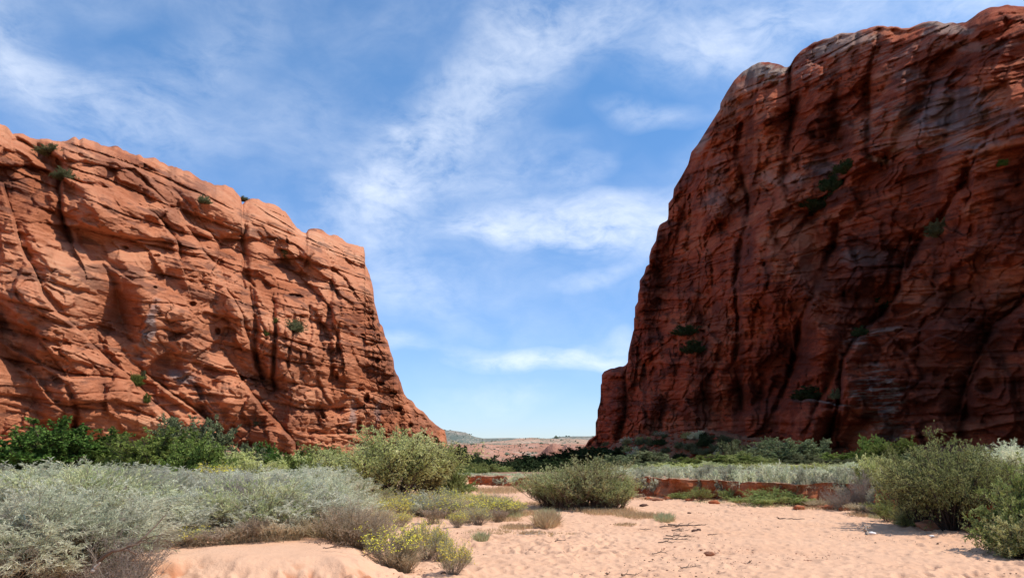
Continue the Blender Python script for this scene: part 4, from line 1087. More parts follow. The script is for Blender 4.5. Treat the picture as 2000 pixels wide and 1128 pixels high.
# --- yellow rabbitbrush on the wash floor
def named(lst, cat, group=None):
    for q, lab in lst: put(q[4], *spot(*q[:4]), lab, cat, group)
named([((772, 11.6, 1022, 88, 'rabbit'), "yellow-flowered bush with a brown twiggy base, nearest the sand slope"),
       ((836, 12.9, 1015, 62, 'rabbit'), "yellow-flowered bush, middle one of the three in the foreground"),
       ((862, 12.6, 1030, 40, 'rabbit_few'), "small half-dry yellow bush tucked right of the middle foreground one"),
       ((888, 11.1, 1052, 56, 'rabbit'), "bright yellow upright bush closest to the camera on the open sand"),
       ((795, 11.5, 1050, 70, 'strawbush'), "tangled tan twigs at the right foot of the nearest yellow bush")], "rabbitbrush", "yellow bushes in the foreground")
row('rabbit', [(752, 22, 962, 50), (778, 21.4, 966, 62), (862, 21.6, 962, 74, 'rabbit_few'), (885, 21.2, 968, 80, 'rabbit_few'), (905, 25, 958, 60), (930, 24, 957, 62), (960, 21.4, 962, 74), (990, 22, 963, 66), (1008, 22.6, 972, 36), (786, 18.6, 990, 40), (895, 18.4, 990, 36), (935, 19.4, 983, 46, 'rabbit_few'), (812, 22.6, 960, 64, 'rabbit_few')],
    "yellow-flowered bush", "in the belt before the big tamarisk", "rabbitbrush", "yellow bushes in the belt before the tamarisk")
row('rabbit_few', [(745, 24, 958, 54), (800, 24, 955, 70), (842, 25, 955, 70, 'strawbush'), (872, 26, 953, 70), (905, 22.5, 965, 60, 'strawbush'), (945, 25.5, 953, 60), (975, 24, 960, 60, 'strawbush'), (850, 19.5, 985, 40, 'straw'), (915, 20, 985, 40, 'straw'), (975, 20, 985, 36, 'straw'), (760, 25.5, 955, 60)],
    "half-dry straw-green bush", "among the yellow bushes before the big tamarisk", "bush", "half-dry bushes among the yellow ones")
put('wbush', *spot(893, 36, 918, 52), "small leafy bush covering the left end of the distant red bank", "bush")
named([((833, 21.8, 962, 52, 'sagef'), "small blue-grey bush between the yellow ones below the big tamarisk"), ((745, 20, 990, 50, 'strawbush'), "tan dry bush at the left end of the yellow belt")], "bush", None)

# --- tamarisk and other big bushes
named([((765, 28.5, 838, 200, 'tamarisk'), "big airy olive tamarisk in the middle left, the tallest bush by the wash"),
       ((690, 30, 878, 120, 'tamarisk'), "smaller olive tamarisk leaning on the left of the biggest one"),
       ((835, 30, 858, 100, 'tamarisk'), "yellow-green tamarisk on the right flank of the biggest one")], "tamarisk", "tamarisks in the middle left")
named([((876, 31.5, 905, 50, 'wbush'), "low bright green bush right of the tamarisks at the bank's end"), ((640, 30, 892, 90, 'wbush'), "yellow-green bush peeping over the thicket left of the tamarisks"), ((598, 33, 890, 80, 'bright'), "fresh yellow-green bush behind the right half of the thicket")], "bush", None)
named([((1150, 25.2, 897, 130, 'seep'), "large green bush with upright feathery tips in mid wash, the tallest of its clump"),
       ((1082, 26, 912, 100, 'seep'), "green bush on the left of the mid-wash clump"),
       ((1110, 25.0, 925, 80, 'seep'), "grey-green bush in front in the middle of the mid-wash clump"),
       ((1195, 24.6, 930, 74, 'seep'), "paler green bush on the right of the mid-wash clump")], "seepwillow", "green bushes of the mid-wash clump")
named([((1850, 17.6, 856, 170, 'tamdark'), "big dark olive tamarisk overhanging its shadow on the right bank"),
       ((1790, 18.6, 875, 110, 'tamdark'), "olive tamarisk joined to the left side of the big dark one"),
       ((1905, 18.8, 885, 120, 'tamdark'), "olive tamarisk on the right side of the big dark one")], "tamarisk", "tamarisks on the right bank")
named([((1990, 13.4, 915, 130, 'wbush'), "bright green bush cut by the right edge of the photo"),
       ((1968, 12.9, 1005, 90, 'ltree'), "low olive bush at the foot of the bright green one at right"),
       ((2035, 13.6, 930, 150, 'wbush'), "second bright green bush mostly outside the right edge")], "bush", "bushes at the right edge")
row('sage', [(1945, 24, 868, 110), (1985, 23, 862, 120), (2030, 24, 870, 120), (1925, 26, 880, 80)], "silvery sagebrush", "on the high ground behind the right tamarisks", "sagebrush", "sagebrush behind the right tamarisks")
named([((1708, 25.5, 890, 70, 'ltree'), "olive brown bush standing at the right end of the far sage hedge"), ((1690, 24.4, 915, 50, 'deadbush'), "dark leafless bush hanging over the end of the red bank"), ((1722, 22.8, 928, 44, 'sage'), "small silver bush on the broken bank left of the tamarisks"), ((1755, 22, 905, 70, 'ltree'), "olive bush squeezed between bank end and right tamarisks")], "bush", None)

row('sage', [(2110, 19, 900, 120), (2200, 17, 905, 130), (2330, 18, 900, 130), (2450, 15, 915, 150)], "silvery sagebrush", "past the right edge of the photo", "sagebrush", "sagebrush past the right edge")
# --- small willows along the foot of the bank
row('willow', [(1362, 30.0, 943, 50), (1325, 31, 957, 44), (1418, 30, 952, 34), (1465, 27.0, 955, 74), (1500, 27.4, 948, 72), (1535, 27.2, 957, 70), (1592, 26, 966, 50, 'strawbush'), (1240, 32, 960, 24, 'straw'), (1722, 20.4, 973, 60), (1760, 19.0, 982, 60, 'ltree'), (1700, 22.2, 980, 36, 'straw'), (1670, 23, 978, 40, 'straw')],
    "spreading plant", "at the foot of the red bank", "bank plant", "plants at the foot of the red bank")
named([((1640, 24.6, 950, 60, 'deadbush'), "dark twiggy bush slumped down the face of the red bank"), ((1668, 24.6, 955, 40, 'deadbush'), "smaller grey twiggy bush right of the slumped one")], "dead bush", "dead bushes on the bank face")

# --- sage hedge on the far bank
def bank_spots(px_list, dy, top, w, key):
    out = []
    for i, px in enumerate(px_list):
        yb = np.interp(px, [q[0] for q in BANK_PX], [q[1] for q in BANK_PX])
        Y = flat_hit(px, yb)[1]+dy+rng.uniform(-.25, .4)
        out.append((px+rng.uniform(-5, 5), Y, top+rng.uniform(-4, 4), w*rng.uniform(.85, 1.2), key))
    return out
row('sagef', bank_spots(range(1228, 1690, 24), .75, 913, 44, 'sagef'), "pale sagebrush", "along the lip of the red bank", "sagebrush", "sagebrush along the lip of the red bank")
row('sagef', bank_spots(range(1215, 1700, 32), 3.6, 909, 48, 'sagef'), "grey-green sagebrush", "in the second row above the red bank", "sagebrush", "sagebrush in the second row above the bank")
row('sagef', bank_spots(range(1225, 1740, 40), 8, 907, 56, 'sagef'), "hazy sagebrush", "in the back row above the red bank", "sagebrush", "sagebrush in the back row above the bank")
row('sagef', bank_spots(range(895, 1060, 20), 1.1, 924, 30, 'sagef'), "small grey sagebrush", "above the distant red bank in the gap", "sagebrush", "sagebrush above the distant bank")
row('sagef', bank_spots(range(905, 1075, 24), 6, 920, 34, 'sagef'), "distant grey sagebrush", "in the back row beyond the distant red bank", "sagebrush", "back row of sagebrush beyond the distant bank")
row('ltree', [(1205, 52, 905, 50), (1245, 50, 904, 56, 'sageg'), (1290, 52, 903, 56), (1335, 50, 902, 60), (1385, 50, 900, 56, 'sageg'), (1425, 48, 902, 56), (1465, 48, 902, 60), (1510, 46, 903, 60, 'sageg'), (1555, 46, 902, 64), (1600, 44, 900, 64), (1650, 42, 899, 64, 'sageg'), (1700, 42, 896, 70), (1745, 40, 894, 70)],
    "soft green bush", "in the belt between sage hedge and cliff trees", "bush", "bushes between the hedge and the cliff trees")
row('olive', [(1180, 74, 898, 60), (1225, 72, 896, 60), (1280, 70, 898, 70), (1340, 68, 896, 70), (1560, 62, 896, 60), (1620, 60, 894, 64), (1680, 58, 890, 64), (1800, 52, 880, 80), (1860, 50, 878, 80), (1930, 48, 876, 90), (1985, 46, 874, 90)],
    "grey-green bush", "close under the right talus and cliff foot", "bush", "grey-green bushes at the right cliff foot")
row('oak', [(30, 52, 880, 60), (120, 52, 872, 60), (240, 54, 884, 50), (330, 54, 884, 60), (535, 56, 886, 44), (640, 58, 886, 50)],
    "dark green bush", "in the back line against the left cliff", "bush", "back line of bushes against the left cliff")
# --- trees and bushes under the left cliff
named([((0, 44, 880, 110, 'oak'), "dark green tree at the left edge below the cliff"), ((82, 43, 822, 130, 'oak'), "tallest dark green tree under the left cliff, second from the left edge"),
       ((148, 44, 852, 120, 'oak'), "dark green tree spreading right of the tallest one under the left cliff"), ((208, 46, 842, 96, 'oak'), "dark green tree with a pointed top, before the dark rock cleft"),
       ((262, 47, 872, 70, 'oak'), "small dark green tree between the pointed and the bright rounded one"), ((305, 42, 842, 140, 'bright'), "broad bright green tree with yellowish sprays under the left cliff"),
       ((385, 38, 860, 100, 'bright'), "round vivid green tree below the tall grey-olive one")], "tree", "trees at the foot of the left cliff")
named([((372, 46, 818, 120, 'olive'), "tall grey-olive tree behind the vivid green round one"), ((450, 44, 880, 110, 'ltree'), "grey-green bush at the cliff foot right of the vivid green tree"), ((480, 50, 868, 60, 'olive'), "small dark bush against the cliff foot above the grey-green one"),
       ((520, 52, 866, 46, 'oak'), "narrow green tree against the ribbed cliff foot"), ((555, 50, 888, 80, 'oak'), "dark green bush where two rock ribs meet the ground"), ((618, 52, 872, 70, 'bright'), "green bush under the smooth pale rock foot"),
       ((660, 50, 880, 90, 'ltree'), "olive bush between pale rock foot and tamarisk"), ((585, 42, 888, 80, 'ltree'), "light olive bush over the thicket left of the fresh yellow-green one"), ((425, 34, 905, 90, 'rabbit'), "yellow-flowering bush behind the middle of the thicket"), ((500, 36, 902, 90, 'ltree'), "soft green bush behind the thicket right of the yellow-flowering one")], "bush", "bushes at the foot of the left cliff")
# --- the gap between the cliffs
row('dark', [(872, 82, 866, 81), (890, 90, 873, 67), (912, 100, 880, 67), (935, 108, 886, 59), (955, 115, 892, 54), (850, 78, 876, 67)], "dark green tree", "in the clump by the left cliff's end", "tree", "dark trees by the left cliff's end")
row('wbush', [(895, 66, 905, 50), (920, 64, 902, 54), (945, 68, 904, 50), (968, 72, 906, 44), (988, 78, 908, 36), (930, 58, 914, 40), (905, 56, 915, 40)], "light green bush", "in the sunny band before the dark trees", "bush", "light green bushes in the gap")
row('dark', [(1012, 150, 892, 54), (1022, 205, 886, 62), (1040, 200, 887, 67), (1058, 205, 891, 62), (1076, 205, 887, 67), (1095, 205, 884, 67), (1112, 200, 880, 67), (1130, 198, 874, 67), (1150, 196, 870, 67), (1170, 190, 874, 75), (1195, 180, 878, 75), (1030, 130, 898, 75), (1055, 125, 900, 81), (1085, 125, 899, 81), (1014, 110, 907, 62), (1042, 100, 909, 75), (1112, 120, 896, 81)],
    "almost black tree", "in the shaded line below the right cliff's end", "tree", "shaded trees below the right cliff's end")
# --- trees and bushes below the right cliff
named([((1530, 74, 858, 92, 'olive'), "largest domed grey-green tree before the right cliff"), ((1488, 80, 872, 60, 'olive'), "small domed tree on the left shoulder of the largest one"), ((1510, 88, 856, 40, 'olive'), "small round crown just behind the top of the largest domed tree"),
       ((1595, 80, 860, 56, 'olive'), "grey round tree right of the largest domed one"), ((1440, 66, 884, 110, 'wbush'), "broad yellow-green tree left of the largest domed one"), ((1378, 66, 890, 80, 'bright'), "mid-green bush left of the broad yellow-green tree"),
       ((1325, 66, 902, 60, 'bright'), "small leafy green bush behind the hedge, left of the mid-green one"), ((1645, 76, 884, 80, 'bright'), "green bush under the split in the right cliff"), ((1702, 66, 852, 44, 'bright'), "upright vivid green bush against the ledged buttress"),
       ((1735, 62, 866, 70, 'bright'), "rounded green bush right of the upright vivid one"), ((1770, 60, 858, 60, 'bright'), "green bush partly behind the right tamarisk"), ((1432, 96, 864, 50, 'olive'), "grey-green round bush on the talus above the yellow-green tree"),
       ((1262, 84, 882, 84, 'olive'), "dull grey-green bush at the talus foot on the left"), ((1222, 76, 902, 70, 'olive'), "grey bush before the left end of the talus"), ((1200, 84, 888, 70, 'olive'), "dusky bush nearest the mid-wash clump at the talus foot"),
       ((1570, 70, 885, 50, 'olive'), "low dark green bush under the right side of the largest domed tree"), ((1480, 70, 905, 50, 'rabbit'), "yellowish low bush behind the hedge below the domed trees"), ((1640, 62, 900, 50, 'rabbit'), "yellow-flowering bush behind the right part of the hedge")], "tree", "trees and bushes before the right cliff")
def slope_hit(px, py):
    """march a sight line to the talus"""
    dx, dy, dz = (float(q) for q in ray(px, py))
    Y = np.linspace(70, 260, 400); X = dx/dy*Y; Z = CAM_Z+dz/dy*Y
    k = np.nonzero(Z < ground_z(X, Y))[0]
    return (X[k[0]], Y[k[0]]) if len(k) else None
tl = []
for i in range(400):
    if len(tl) >= 62: break
    px = rng.uniform(1165, 1610); py = rng.uniform(842, 900)
    q = slope_hit(px, py)
    if q is None or any(math.hypot(q[0]-t[0], q[1]-t[1]) < 1.6 for t in tl): continue
    if n2[0]*q[0]+n2[1]*q[1]-n2[3] < 1.5: continue
    h = rng.uniform(.7, 2.2); tl.append((q[0], q[1], h, h*rng.uniform(1.3, 2.2)))
tl.sort(key=lambda q: q[0]/q[1])
for i, q in enumerate(tl):
    d = abs(n2[0]*q[0]+n2[1]*q[1]-n2[3])
    band = "hard against the cliff" if d < 12 else "halfway down the shaded talus" if d < 22 else "low on the shaded talus"
    side = "near the wash" if q[0]/q[1] < .235 else "near the domed trees"
    put(rng.choice(['olive', 'olive', 'ltree', 'dark', 'sagef']), *q, "X", "bush", "dark bushes "+band+" "+side)
def relabel(group, what):
    mem = [o for o in col.objects if o.get("group") == group and o.get("label") == "X"]
    mem.sort(key=lambda o: o.location.x/o.location.y)
    for i, o in enumerate(mem):
        o["label"] = f"{what}, {'leftmost' if i == 0 else 'rightmost' if i == len(mem)-1 else ORD[i]+' from the left'} {group.split('bushes ')[1]}"
for g_ in ("hard against the cliff", "halfway down the shaded talus", "low on the shaded talus"):
    for s_ in ("near the wash", "near the domed trees"): relabel("dark bushes "+g_+" "+s_, "dull bush")
# --- shrubs rooted on the rock
def on_rock(grid, px, py, w, hpx, key, label, group):
    PX, PY, T = grid
    i = np.argmin((PX-px)**2+(PY-py)**2); t = T.flat[i]
    dx, dy, dz = ray(px, py)
    x, y, z = float(dx*t), float(dy*t), float(CAM_Z+dz*t)
    put(key, x, y-.2, hpx/FPX*y*1.3, w/FPX*y*1.15, label, "shrub", group, z=z-.2, sink=0)
for a in [(98, 300, 40, 14, 'olive', "green shrub highest on the left cliff, near the skyline"), (125, 350, 34, 18, 'olive', "green shrub at the head of the long crack on the left cliff"), (398, 397, 22, 13, 'olive', "small green shrub below the skyline in the middle of the left cliff"),
          (476, 392, 16, 8, 'olive', "tiny dark shrub in the skyline notch of the left cliff"), (556, 502, 22, 20, 'olive', "green shrub under the jutting block near the left cliff's top"), (575, 648, 32, 20, 'olive', "dark green shrub on a pillar in the middle of the left cliff"),
          (265, 752, 24, 18, 'bright', "bright green shrub on the curved ledge below the alcove"), (280, 740, 10, 14, 'olive', "grey shrub just right of the bright one below the alcove"), (286, 785, 14, 14, 'bright', "small green shrub lowest on the curved ledge"),
          (520, 655, 10, 12, 'bright', "tiny green shrub in the crack left of the pillar"), (540, 630, 10, 9, 'bright', "tiny shrub above the dark slot"), (500, 830, 14, 14, 'olive', "small shrub low on the rock rib"), (442, 868, 20, 14, 'olive', "dull shrub at the base between two ribs")]:
    on_rock(LGRID, *a, "shrubs on the left cliff")
for a in [(1600, 412, 60, 26, 'dark', "dark shrub patch low on the diagonal ledge of the right cliff"), (1625, 378, 40, 30, 'dark', "dark shrub in the middle of the diagonal ledge on the right cliff"), (1655, 335, 40, 18, 'dark', "dark shrub at the upper end of the diagonal ledge"),
          (1835, 460, 44, 24, 'olive', "lone green shrub in the hollow of the right cliff face"), (1955, 325, 20, 12, 'oak', "small green shrub near the right edge of the cliff"), (1340, 655, 40, 16, 'dark', "dark shrub on a shelf left of centre on the right cliff"), (1352, 690, 36, 20, 'dark', "dark shrub just below the shelf one"),
          (1600, 780, 70, 22, 'dark', "dark shrubby mat on top of the squat block"), (1632, 778, 16, 16, 'olive', "pale grey shrub on the right end of the squat block"), (1715, 600, 40, 16, 'dark', "dark shrub beside the diagonal cleft"), (1680, 655, 24, 14, 'dark', "dark shrub lower in the diagonal cleft")]:
    on_rock(RGRID, *a, "shrubs on the right cliff")
# ------------------------------------------------------------------ dry grass on the sand (uncountable)
def grass_patch(spots, name, mat, seed, dens, hl, lean=.35):
    g = np.random.default_rng(seed)
    pos = []; hh = []
    for px, py, rx, ry, h, k in spots:
        n = int(dens*k)
        a = g.uniform(0, 2*np.pi, n); r = np.sqrt(g.uniform(0, 1, n))*g.uniform(.6, 1.0, n)
        q = np.array([flat_hit(px+rx*r_*math.cos(a_), py+ry*r_*math.sin(a_), .05) for a_, r_ in zip(a, r)])
        pos.append(q); hh.append(np.full(n, h)*g.uniform(.4, 1.2, n))
    q = np.concatenate(pos); hh = np.concatenate(hh)
    z = ground_z(q[:, 0], q[:, 1])-.01
    p = np.stack([q[:, 0], q[:, 1], z], -1)
    d = norm(g.normal(size=p.shape)*lean+np.array([0, 0, 1.]))
    V, F = blades(g, p, d, hh, hl*g.uniform(.7, 1.3, len(p)), .12)
    o = mesh_obj(name, V, F, mat, smooth=False, attrs=dict(tint=np.repeat(g.uniform(0, 1, len(p)), 4), dry=np.repeat((g.uniform(0, 1, len(p)) < .2)*1.0, 4)))
    o["kind"] = "stuff"
M_gold = foliage_mat("golden_grass", (.46, .33, .15), (.60, .47, .25), (.50, .34, .2), .3, 0)
M_ggreen = foliage_mat("pale_green_grass", (.36, .38, .18), (.50, .50, .28), (.5, .38, .2), .3, 0)
grass_patch([(900, 955, 60, 5, .22, 1.2), (975, 958, 60, 6, .25, 1.4), (1000, 952, 40, 4, .2, .6), (1065, 982, 50, 4, .15, .7), (1130, 990, 60, 5, .16, 1), (1190, 998, 60, 6, .16, 1.2), (1245, 1005, 50, 6, .17, 1.1), (1068, 1022, 26, 7, .40, 1.6), (1010, 1026, 40, 5, .12, .6),
             (1040, 1038, 30, 4, .10, .4), (1222, 1020, 26, 3, .07, .3), (1300, 1012, 20, 4, .10, .4), (985, 1012, 40, 4, .12, .5), (1460, 975, 60, 4, .15, .4), (1400, 972, 50, 3, .12, .4), (1270, 972, 40, 3, .12, .3), (760, 970, 40, 4, .2, .4), (820, 955, 40, 4, .25, .5),
             (1600, 990, 60, 3, .12, .5), (1700, 1003, 50, 4, .15, .6), (1775, 1018, 40, 3, .15, .5)], "dry_grass", M_gold, 3, 1500, .012)
grass_patch([(800, 968, 60, 7, .25, 1.5), (860, 975, 60, 8, .22, 1.5), (930, 975, 60, 8, .22, 1.5), (985, 985, 50, 6, .18, 1.2), (880, 990, 60, 6, .12, .8), (1120, 985, 90, 5, .16, 1.2), (1180, 994, 70, 5, .16, 1.0), (1270, 1008, 50, 4, .13, .7), (1030, 1000, 50, 5, .15, .8), (960, 1035, 60, 6, .09, .4), (1090, 1040, 50, 5, .08, .3)], "yellow_grass", M_gold, 13, 1400, .012)
grass_patch([(1068, 1010, 26, 6, .34, 1.2), (1298, 1012, 22, 5, .24, 1.2), (940, 1050, 16, 4, .22, .7), (1500, 985, 70, 4, .14, .6), (1400, 978, 60, 3, .12, .5), (1740, 1008, 50, 4, .18, .8), (1660, 992, 40, 3, .15, .5), (1000, 1005, 30, 4, .2, .6)], "green_grass", M_ggreen, 4, 900, .010)
grass_patch([(380, 1066, 60, 14, .28, 1.0), (470, 1068, 60, 10, .34, 1.2), (540, 1060, 50, 8, .30, 1.0), (620, 1050, 60, 8, .30, 1.2), (700, 1050, 40, 12, .3, 1.0), (740, 1040, 24, 20, .2, .4)], "straw_grass", M_tan, 5, 700, .008)

lip_pts = [(px, np.interp(px, [q[0] for q in BANK_PX], [q[1] for q in BANK_PX])) for px in range(1215, 1720, 14)]
def lip_grass():
    g = np.random.default_rng(77)
    P_ = np.array([flat_hit(px, py) for px, py in lip_pts])
    t = g.uniform(0, len(P_)-1, 2600); t = t[perlin(t*.9, .3, .2, 3) > -.12]
    i = t.astype(int); f = (t-i)[:, None]
    q = P_[i]*(1-f)+P_[np.minimum(i+1, len(P_)-1)]*f
    q[:, 1] += g.uniform(.25, 1.1, len(q))
    z = np.maximum(ground_z(q[:, 0], q[:, 1]+1.0), .6)-.02
    p = np.stack([q[:, 0], q[:, 1], z], -1)
    d = norm(g.normal(size=p.shape)*.5+np.array([0, -.45, .6]))
    V, F = blades(g, p, d, g.uniform(.12, .34, len(p)), .014*np.ones(len(p)), .5)
    o = mesh_obj("bank_grass", V, F, M_tan, smooth=False, attrs=dict(tint=np.repeat(g.uniform(0, 1, len(p)), 4), dry=np.repeat(g.uniform(0, 1, len(p)), 4)))
    o["kind"] = "stuff"
lip_grass()

# ------------------------------------------------------------------ driftwood, stones, small finds
M_drift = bark_mat("driftwood", (.10, .065, .045), (.20, .14, .10))
M_pale = bark_mat("bleached_wood", (.34, .27, .20), (.50, .42, .34))
def stick(name, pts, r, mat, label, group=None, side=()):
    """a fallen branch: a tapering, slightly crooked tube with side twigs"""
    g = np.random.default_rng(len(label)*7+int(abs(pts[0][0])*100))
    def path(q, n):
        q = np.array(q, float); t = np.linspace(0, len(q)-1, n)
        o = np.stack([np.interp(t, range(len(q)), q[:, i]) for i in range(3)], -1)
        for _ in range(2): o[1:-1] = (o[:-2]+2*o[1:-1]+o[2:])/4
        o[1:-1] += g.normal(size=(n-2, 3))*r*.35
        return o
    V, F = tubes(path(pts, 14)[None], (r*np.linspace(1, .35, 14))[None], 7)
    for q in side:
        v, f = tubes(path(q, 8)[None], (r*.5*np.linspace(1, .3, 8))[None], 5)
        V, F = np.concatenate([V, v]), np.concatenate([F, f+len(V)])
    o = mesh_obj(name, V, F, mat)
    o["label"] = label; o["category"] = "branch"
    if group: o["group"] = group
    return o
def P3(px, py, up):
    x, y = at(px, py); return (x, y, float(ground_z(x, y))+up)
def lying(px, py, ln, ang, up=.02, tw=2, r=.012, mat=None, label="", group=None):
    x, y = at(px, py); z = float(ground_z(x, y))
    c, s = math.cos(ang), math.sin(ang)
    rg = random.Random(int(px*3+py))
    pts = [(x+ln*(t-.5)*c+rg.uniform(-.04, .04), y+ln*(t-.5)*s+rg.uniform(-.04, .04), z+up+rg.uniform(-.01, .03)) for t in (0, .25, .5, .75, 1)]
    side = []
    for k in range(tw):
        b = pts[1+k % 3]; a = ang+rg.choice((-1, 1))*rg.uniform(.4, 1.1); l = ln*rg.uniform(.2, .45)
        side.append([b, (b[0]+l*.5*math.cos(a), b[1]+l*.5*math.sin(a), b[2]+.03), (b[0]+l*math.cos(a), b[1]+l*math.sin(a), b[2]+rg.uniform(0, .08))])
    return stick("driftwood", pts, r, mat or M_drift, label, group, side)
DG = "driftwood on the sand"
lying(1340, 1028, .95, .02, .03, 3, .022, None, "longest dark stick heap beyond the tufts in the sand", DG)
lying(1308, 1031, .5, -.1, .03, 3, .014, None, "forked thin stick left of the longest dark one", DG)
lying(1325, 1036, .35, .2, .02, 2, .014, None, "short crooked stick just below the longest dark one", DG)
lying(1338, 1037, .3, .5, .02, 1, .012, None, "thin curved stick right of the short crooked one", DG)
lying(1327, 1052, .6, .25, .05, 7, .014, None, "dense tangle of dark twigs in the middle of the sand", DG)
lying(1322, 1057, .55, -.1, .03, 5, .012, None, "lower twig bundle under the dense tangle", DG)
lying(1302, 1061, .3, .1, .02, 2, .012, None, "small twig left of the twig tangle", DG)
lying(1289, 1084, .3, .4, .03, 5, .008, None, "sparse pale twig sprig on the nearer sand", DG)
lying(1346, 1109, .35, .3, .02, 4, .010, None, "flat broken twig bundle near the bottom of the sand", DG)
lying(1544, 1014, .75, -.03, .02, 0, .020, None, "single straight grey stick lying right of centre on the sand", DG)
lying(1390, 1045, .2, 0, .02, 0, .014, None, "short lone stick right of the two dark stones", DG)
lying(1262, 1035, .3, .1, .02, 2, .009, None, "fine twig lying left of the stick heap", DG)
lying(1092, 1060, .28, .0, .03, 2, .012, None, "dark twig by the left stones below the grass tuft", DG)
lying(1035, 1046, .6, .1, .03, 6, .009, M_pale, "straw-coloured dead sprig below the left grass patch", DG)
lying(660, 1075, .45, .5, .05, 5, .008, M_drift, "bare twigs at the top of the sand slope", DG)
lying(722, 1091, .5, -.2, .05, 6, .010, M_drift, "twiggy root sprawling left of the nearest yellow bush", DG)
lying(800, 1100, .45, -.7, .05, 3, .012, M_drift, "dark twig poking from the foot of the nearest yellow bush", DG)
lying(1228, 1125, .3, .3, .02, 3, .010, None, "reddish twig at the bottom edge of the sand", DG)
# foreground branches in the thicket
x, y = at(238, 1112)
def near(px, py, Y):
    dx, dy, dz = ray(px, py); return (float(dx/dy*Y), Y, float(CAM_Z+dz/dy*Y))
stick("fallen_branch", [near(192, 1096, 8.7), (near(215, 1078, 8.6)), near(236, 1072, 8.55), near(255, 1074, 8.6), near(268, 1084, 8.7)], .022, M_drift, "thick brown branch arching over the thicket's front corner", "dead branches in the thicket", [[near(236, 1072, 8.55), near(262, 1060, 8.6), near(292, 1058, 8.7)]])
stick("fallen_branch", [near(240, 1072, 8.8), near(275, 1056, 8.8), near(300, 1030, 8.9), near(325, 1004, 9.0)], .014, M_drift, "thin dark branch slanting up right out of the thicket", "dead branches in the thicket", [[near(275, 1056, 8.8), near(305, 1044, 8.7), near(332, 1044, 8.7)]])
stick("fallen_branch", [near(181, 1114, 8.5), near(188, 1106, 8.5), near(196, 1098, 8.5)], .022, M_pale, "short bleached stub of wood at the thicket's front corner", "dead branches in the thicket")
# stones and clods
def stone(px, py, s, col0, col1, label, name="stone", flat=.6, group="stones on the sand"):
    bm_v = []
    g = np.random.default_rng(int(px+py))
    nu, nv = 20, 12
    u = np.linspace(0, 2*np.pi, nu, endpoint=False); v = np.linspace(0, np.pi, nv)
    U, V_ = np.meshgrid(u, v)
    d = np.stack([np.sin(V_)*np.cos(U), np.sin(V_)*np.sin(U), np.cos(V_)], -1)
    rr = 1+.35*fbm(d[..., 0]*1.3+px, d[..., 1]*1.3, d[..., 2]*1.3, 4, 5)-.12*np.abs(perlin(d[..., 0]*2.5, d[..., 1]*2.5+py, d[..., 2]*2.5, 9))
    p = d*rr[..., None]*np.array([s*1.2, s*.9, s*flat])
    x, y = at(px, py); p = p+np.array([x, y, float(ground_z(x, y))+s*flat*.45])
    i = np.arange(nu*nv).reshape(nv, nu); a, b_ = i[:-1], i[1:]
    F = np.stack([a, np.roll(a, -1, 1), np.roll(b_, -1, 1), b_], -1).reshape(-1, 4)
    o = mesh_obj(name, p.reshape(-1, 3), F, bark_mat(name+"_face", col0, col1))
    o["label"] = label; o["category"] = name; 
    if group: o["group"] = group
DK = ((.07, .035, .025), (.15, .08, .055)); RD = ((.26, .10, .05), (.40, .19, .11)); 
stone(1356.5, 1037, .055, *DK, "left of two small dark stones right of the stick heap")
stone(1365, 1035.5, .05, *DK, "right of two small dark stones right of the stick heap")
stone(1258, 989, .12, *DK, "dark stone near the right foot of the mid-wash clump")
stone(1346, 1002, .05, *DK, "tiny dark stone alone on the pale sand behind the sticks")
stone(1386, 1083, .07, *RD, "reddish clod with a dark crust on the right sand")
stone(1062, 1048, .035, *DK, "dark pebble under the left grass tuft")
stone(1142, 1046, .04, *DK, "dark pebble on open sand right of the grass tuft")
stone(866, 1120, .035, *DK, "dark pebble at the bottom edge below the brightest yellow bush")
stone(1560, 990, .17, *RD, "flat reddish clod at the foot of the bank plants", flat=.3)
stone(1600, 991, .20, *RD, "flat orange clod right of the other, below the bank", flat=.3)
stone(1282, 977, .22, *RD, "low reddish lump by the left end of the bank", flat=.35)
stone(1820, 1033, .28, *RD, "red earth lump in the shade of the right tamarisk", flat=.5)
stone(1905, 1038, .26, *RD, "red earth lump right of the shaded one under the tamarisk", flat=.5)
stone(1770, 1005, .22, *RD, "broken red block at the left foot of the right tamarisk", flat=.6)
gs = random.Random(9)
BC = [(1232, 975), (1262, 977), (1300, 976), (1345, 980), (1392, 984), (1445, 983), (1560, 993), (1615, 995), (1655, 998), (1690, 1001)]
for i, (px, py) in enumerate(BC):
    stone(px+gs.uniform(-6, 6), py+gs.uniform(-2, 1), gs.uniform(.08, .2), (.30, .08, .032), (.46, .15, .065), f"crumbled red clod, {'leftmost' if i == 0 else 'rightmost' if i == len(BC)-1 else ORD[i]+' from the left'} at the base of the red bank", "clod", .55, "clods at the base of the bank")
# the small bleached root stub with a pale stone beside it
x, y = at(1693, 1044); z = float(ground_z(x, y))
stick("root_stub", [(x, y, z-.02), (x, y, z+.07), (x-.02, y, z+.14), (x-.05, y, z+.20)], .045, M_pale, "short upright tan root stub on the sand before the right tamarisk", None, [[(x-.02, y, z+.13), (x-.09, y, z+.15), (x-.14, y, z+.14)], [(x, y, z+.15), (x+.05, y, z+.18), (x+.07, y, z+.17)]])
stone(1704, 1043, .075, (.72, .66, .60), (.82, .76, .70), "whitish stone beside the upright root stub", flat=.55)
stone(1820, 1047, .05, (.72, .66, .60), (.82, .76, .70), "small whitish stone on the sand below the right tamarisk", flat=.4)

